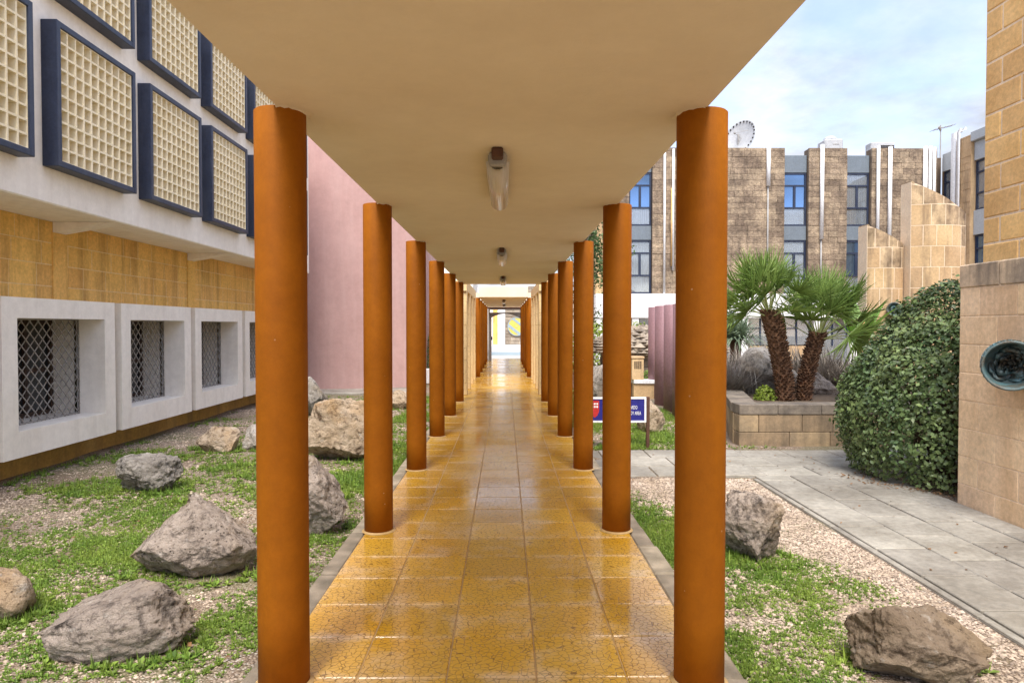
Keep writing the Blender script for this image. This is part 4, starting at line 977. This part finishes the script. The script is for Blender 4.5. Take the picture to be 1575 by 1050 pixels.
def palm(base, top, r, nf, label, seed, pet=(.46,.62), lean=0.0):
    rr = random.Random(seed); e = empty('fan_palm', base, label, 'palm tree', 'fan palms in the planter'); B, T = Vector(base), Vector(top)
    cur = lambda u: Vector((B.x+(T.x-B.x)*(u**1.5), B.y+(T.y-B.y)*u, B.z+(T.z-B.z)*u))
    m = MB(); m.tube([cur(k/10)-B for k in range(11)], [r*(.80+.14*(k/10)) for k in range(11)], 16)
    L = (T-B).length; rows = int(L/.042)
    for j in range(rows):                                         # leaf-base stubs all round the trunk
        u = (j+.5)/rows; c = cur(u)-B; ra = r*(.80+.14*u)
        for k in range(13):
            a = 2*math.pi*(k+.5*(j%2))/13 + rr.uniform(-.12,.12); o = Vector((math.cos(a), math.sin(a), 0)); s = Vector((-math.sin(a), math.cos(a), 0)); w = rr.uniform(.022,.036); h = rr.uniform(.03,.065); q = rr.uniform(.015,.045)
            p = c + o*ra*.93; m.add([p-s*w, p+s*w, p+s*w*.5+o*(q+.02)+Vector((0,0,h)), p-s*w*.5+o*(q+.02)+Vector((0,0,h)), p+o*.0+Vector((0,0,h*1.1))], [(0,1,2,3),(1,4,2),(0,3,4),(3,2,4)])
    m.build('trunk', M['bark'], None).parent = e
    for k in range(nf):
        f = (k+.5)/nf; a = k*2.39996 + rr.uniform(-.25,.25); el = R(8 + 80*(1-f)**.8)
        d = Vector((math.cos(a)*math.cos(el), math.sin(a)*math.cos(el), math.sin(el))); d = Matrix.Rotation(lean, 3, 'Y') @ d; pl = rr.uniform(*pet)
        p0 = T-B + Vector((d.x*.06, d.y*.06, -.10*f)); p1 = p0 + d*pl + Vector((0,0,-.03*math.cos(el)))
        pm = MB(); pm.tube([p0, (p0+p1)/2+Vector((0,0,.02)), p1], [.012,.009,.007], 5); fr = pm.build('petiole', M['petiole'], None); fr.parent = e
        # the blade tips outward a little more than its stalk
        el2 = el - R(rr.uniform(0,16)); dd = Vector((math.cos(a)*math.cos(el2), math.sin(a)*math.cos(el2), math.sin(el2))); dd = Matrix.Rotation(lean, 3, 'Y') @ dd
        X = dd.cross(Vector((0,0,1))).normalized(); Z = X.cross(dd); rot = Matrix((X, dd, Z)).transposed()
        rot = rot @ Matrix.Rotation(rr.uniform(-1.1,1.1), 3, 'Y')
        o = link('frond', FANS[rr.randrange(4)], None); o.parent = e; o.matrix_local = Matrix.LocRotScale(p1, rot.to_quaternion(), Vector((1,1,1))*rr.uniform(.85,1.1))
palm((4.54,11.0,.34), (4.27,11.0,1.80), .15, 24, 'taller left fan palm with shaggy brown trunk in the stone planter', 2, lean=-.26)
palm((4.86,11.05,.34), (5.12,11.1,1.44), .125, 24, 'shorter right fan palm leaning right in the stone planter', 9, (.5,.68), lean=.34)
def tree(x, y, label):
    e = empty('tree', (x, y, G), label, 'tree'); m = MB(); m.tube([(0,0,0),(.05,0,1.5),(0,.05,3.0),(.05,0,4.6)], [.12,.09,.06,.02], 8)
    for k in range(12):
        a = k*2.4; z = 1.8+.22*k; m.tube([(0,0,z),(.45*math.cos(a),.45*math.sin(a),z+.4)], [.03,.01], 5)
    m.build('trunk', M['stem'], None).parent = e
    n = 5200; c = rng.normal(0,1,(60,3))*np.array((.33,.33,.85))+np.array((0,0,3.6)); P = c[rng.integers(0,60,n)] + rng.normal(0,.15,(n,3)); N = rng.normal(0,1,(n,3))
    o = stuff(link('crown', leaf_cloud('crown', P, N, .085, M['treeleaf'], .5), None)); o.parent = e
tree(2.35, 20.2, 'slim leafy tree glimpsed behind the third right column')
def hut():
    e = empty('stone_hut', (4.6, 20.5, G), 'round dry stone hut with rubble dome behind the mauve pillars', 'hut'); w = MB(); d = MB(); rr = random.Random(5)
    for j in range(5):
        z = G+.19*j; rad = 1.75-.02*j; n = 26
        for k in range(n):
            a = 2*math.pi*(k+.5*(j%2))/n; c, s = math.cos(a), math.sin(a); l = math.pi*rad/n*.97; q = rr.uniform(-.03,.05)
            V = [(4.6+c*(rad+dr)-s*dl, 20.5+s*(rad+dr)+c*dl, z+dz) for dz in (.006,.184) for dl, dr in ((-l,-.3),(-l,q),(l,q),(l,-.3))]
            w.add(V, [(0,1,2,3),(7,6,5,4),(1,5,6,2),(0,4,5,1),(2,6,7,3),(0,3,7,4)])
    stuff(w.build('wall', M['rubble'], e))
    for j in range(14):
        t = (j/14); rad = 1.95*math.cos(t*1.5); z = G+.97+.72*math.sin(t*1.5); n = max(5, int(40*math.cos(t*1.5)))
        for k in range(n):
            a = 2*math.pi*(k+rr.random()*.6)/n; h = rr.uniform(.06,.12); d.add(*ico_stone((4.6+rad*math.cos(a), 20.5+rad*math.sin(a), z), (rr.uniform(.1,.2), rr.uniform(.1,.2), h), rr))
    d.lathe([(1.8,G+.9),(1.5,G+1.3),(.9,G+1.52),(.05,G+1.64)], 4.6, 20.5, 20); stuff(d.build('dome', M['rubble'], e))
def ico_stone(c, s, rr):
    V = [(1,0,0),(-1,0,0),(0,1,0),(0,-1,0),(0,0,1),(0,0,-1)]; V = [(c[0]+v[0]*s[0]*rr.uniform(.7,1.2), c[1]+v[1]*s[1]*rr.uniform(.7,1.2), c[2]+v[2]*s[2]*rr.uniform(.7,1.2)) for v in V]
    return V, [(0,2,4),(2,1,4),(1,3,4),(3,0,4),(2,0,5),(1,2,5),(3,1,5),(0,3,5)]
hut()

# ---------------------------------------------------------------- weeds and pebbles on the ground
def blocked(x, y):
    if -1.17 < x < 1.05: return True
    if x > 2.72 and x < 4.4 and y < 9.35: return True
    if x > 1.0 and 7.55 < y < 9.32: return True
    if x > 3.2 and y > 9.5: return True
    if x < -5.5 or (x < -2.2 and y > 16.8): return True
    return False
def weed_density(x, y):
    v = mnoise.fractal(Vector((x*0.85, y*0.85, 1.7)), 1.0, 2.0, 4) + 0.35*mnoise.noise(Vector((x*4, y*4, 5.0)))
    if x < 0:
        b = 0.14 - 0.30*max(0, min(1, (-x-4.2)/1.2)) - (0.25 if y > 9 else 0) + (0.3 if x > -2.0 and y > 5 else 0)
    else:
        b = 0.04 - 1.0*max(0, min(1, (x-1.75)/0.75)) if y < 7.6 else 0.05
        if y < 7.6 and y > 5.4: b -= 0.75*max(0, min(1,(x-1.2)/.5))
        if y > 9.3: b = 0.22 if x < 3 else -.1
    return v + b
def sample(n, y0, y1, xl, xr):
    x = rng.uniform(xl, xr, n); y = y0 + (y1-y0)*rng.random(n)**1.0; return x, y
def ground_cover():
    P = []; S = []
    for (n, x0, x1, y0, y1, sz) in ((60000,-5.4,-1.14,2.3,6.5,.022),(45000,-5.4,-1.14,6.5,16.5,.036),(34000,1.04,3.2,2.4,6.0,.022),(16000,1.08,3.6,5.6,9.6,.026),(16000,1.08,4.0,9.2,16,.036)):
        xs, ys = sample(n, y0, y1, x0, x1)
        for x, y, u in zip(xs, ys, rng.random(n)):
            if abs(x) > .80*y+.3 or blocked(x, y): continue
            d = weed_density(x, y)
            if d > -.38 and u < min(1, max(.05, .30+d*.95)): P.append((x, y, gz(x,y))); S.append(sz*(.75+.5*min(max(d,0),.9)))
    for rx, ry, sx, sy in ROCKS:                                    # taller sprigs crowding the feet of the rocks
        if ry > 11: continue
        for k in range(170):
            a = rng.uniform(0, 6.28); q = rng.uniform(.92, 1.35); x, y = rx+math.cos(a)*sx*.5*q, ry+math.sin(a)*sy*.5*q
            if not blocked(x, y) and mnoise.noise(Vector((x*3,y*3,2))) > -.2: P.append((x, y, gz(x,y))); S.append(rng.uniform(.02,.042))
    P = np.array(P); S = np.array(S); n = len(P); print('weeds', n)
    # each sprig: four little leaves and two upright blades
    tv = []; tf = []
    for k in range(4):
        a = k*1.57+.3*k; c, s = math.cos(a), math.sin(a); i = len(tv); el = .5+.25*(k%2)
        for (u, w, h) in ((0,0,0),(.55,.33,.35),(1.1,0,.45),(.55,-.33,.35)): tv.append((c*u-s*w, s*u+c*w, h*el*1.6)); 
        tf += [(i,i+1,i+2),(i,i+2,i+3)]
    for k in range(2):
        a = 2.1*k+.4; c, s = math.cos(a), math.sin(a); i = len(tv)
        tv += [(-s*.12,c*.12,0),(s*.12,-c*.12,0),(c*.5,s*.5,1.7)]; tf += [(i,i+1,i+2)]
    me = scatter('weeds', np.array(tv), np.array(tf), P, np.stack([S,S,S*rng.uniform(.6,1.5,n)],1)*rng.uniform(.7,1.3,n)[:,None], rng.uniform(0,6.28,n), rng.normal(0,.15,n), M['grass'])
    o = stuff(link('weeds', me, None)); tag(o, 'patchy bright green weeds growing through the gravel', 'weeds')
    # pebbles
    P = []; 
    for (n, x0, x1, y0, y1) in ((30000,-5.4,-1.2,2.3,7.0),(14000,-5.4,-1.2,7,14),(42000,1.08,2.76,2.4,7.6),(9000,1.08,4.0,9.2,15)):
        xs, ys = sample(n, y0, y1, x0, x1)
        for x, y in zip(xs, ys):
            if abs(x) > .80*y+.3 or blocked(x, y): continue
            if mnoise.noise(Vector((x*1.3, y*1.3, 8.8))) > -.25 or x > 1.9: P.append((x, y, gz(x,y)+.001))
    P = np.array(P); n = len(P); print('pebbles', n)
    tv = np.array([(1,0,.1),(-.9,.15,0),(.1,.8,0),(-.1,-.85,.1),(.15,.1,.62),(0,0,-.4)]); tf = np.array([(0,2,4),(2,1,4),(1,3,4),(3,0,4)])
    S = (.006+.009*rng.random(n)**2.2)*(1+.05*P[:,1]); S = np.stack([S, S*rng.uniform(.6,1,n), S*rng.uniform(.6,1.1,n)],1)
    o = stuff(link('pebbles', scatter('pebbles', tv, tf, P, S, rng.uniform(0,6.28,n), rng.normal(0,.2,n), M['pebble']), None)); tag(o, 'beige gravel pebbles strewn over the ground', 'gravel')
ground_cover()

def fallen_leaves():
    n = 380; a = rng.uniform(3.0, 6.0, n); P = np.stack([4.95+np.cos(a)*rng.uniform(.85,1.22,n), 7.6+np.sin(a)*rng.uniform(.85,1.18,n), np.full(n, G+.027)], 1)
    P = P[(P[:,0] < 4.3) | (P[:,1] > 6.6)]
    m = 110; Q = np.stack([rng.uniform(-5.2,-1.3,m), rng.uniform(3,9,m), np.zeros(m)],1); Q2 = np.stack([rng.uniform(1.1,4.2,m), rng.uniform(3,9.4,m), np.zeros(m)],1); Q = np.concatenate([Q,Q2])
    for p in Q: p[2] = max(gz(p[0],p[1]), G+.021)+.006
    P = np.concatenate([P, Q]); N = np.tile(np.array((0,0,1.0)), (len(P),1))
    o = stuff(link('fallen_leaves', leaf_cloud('fallen_leaves', P, N, .036, M['deadleaf'], .25), None)); tag(o, 'dry brown leaves fallen round the clipped bush and paths', 'leaves')
M['deadleaf'] = leafmat('dead_leaf', (0.16,0.075,0.03), (0.26,0.15,0.07), 0.4, 0.7, 0.1)
fallen_leaves()
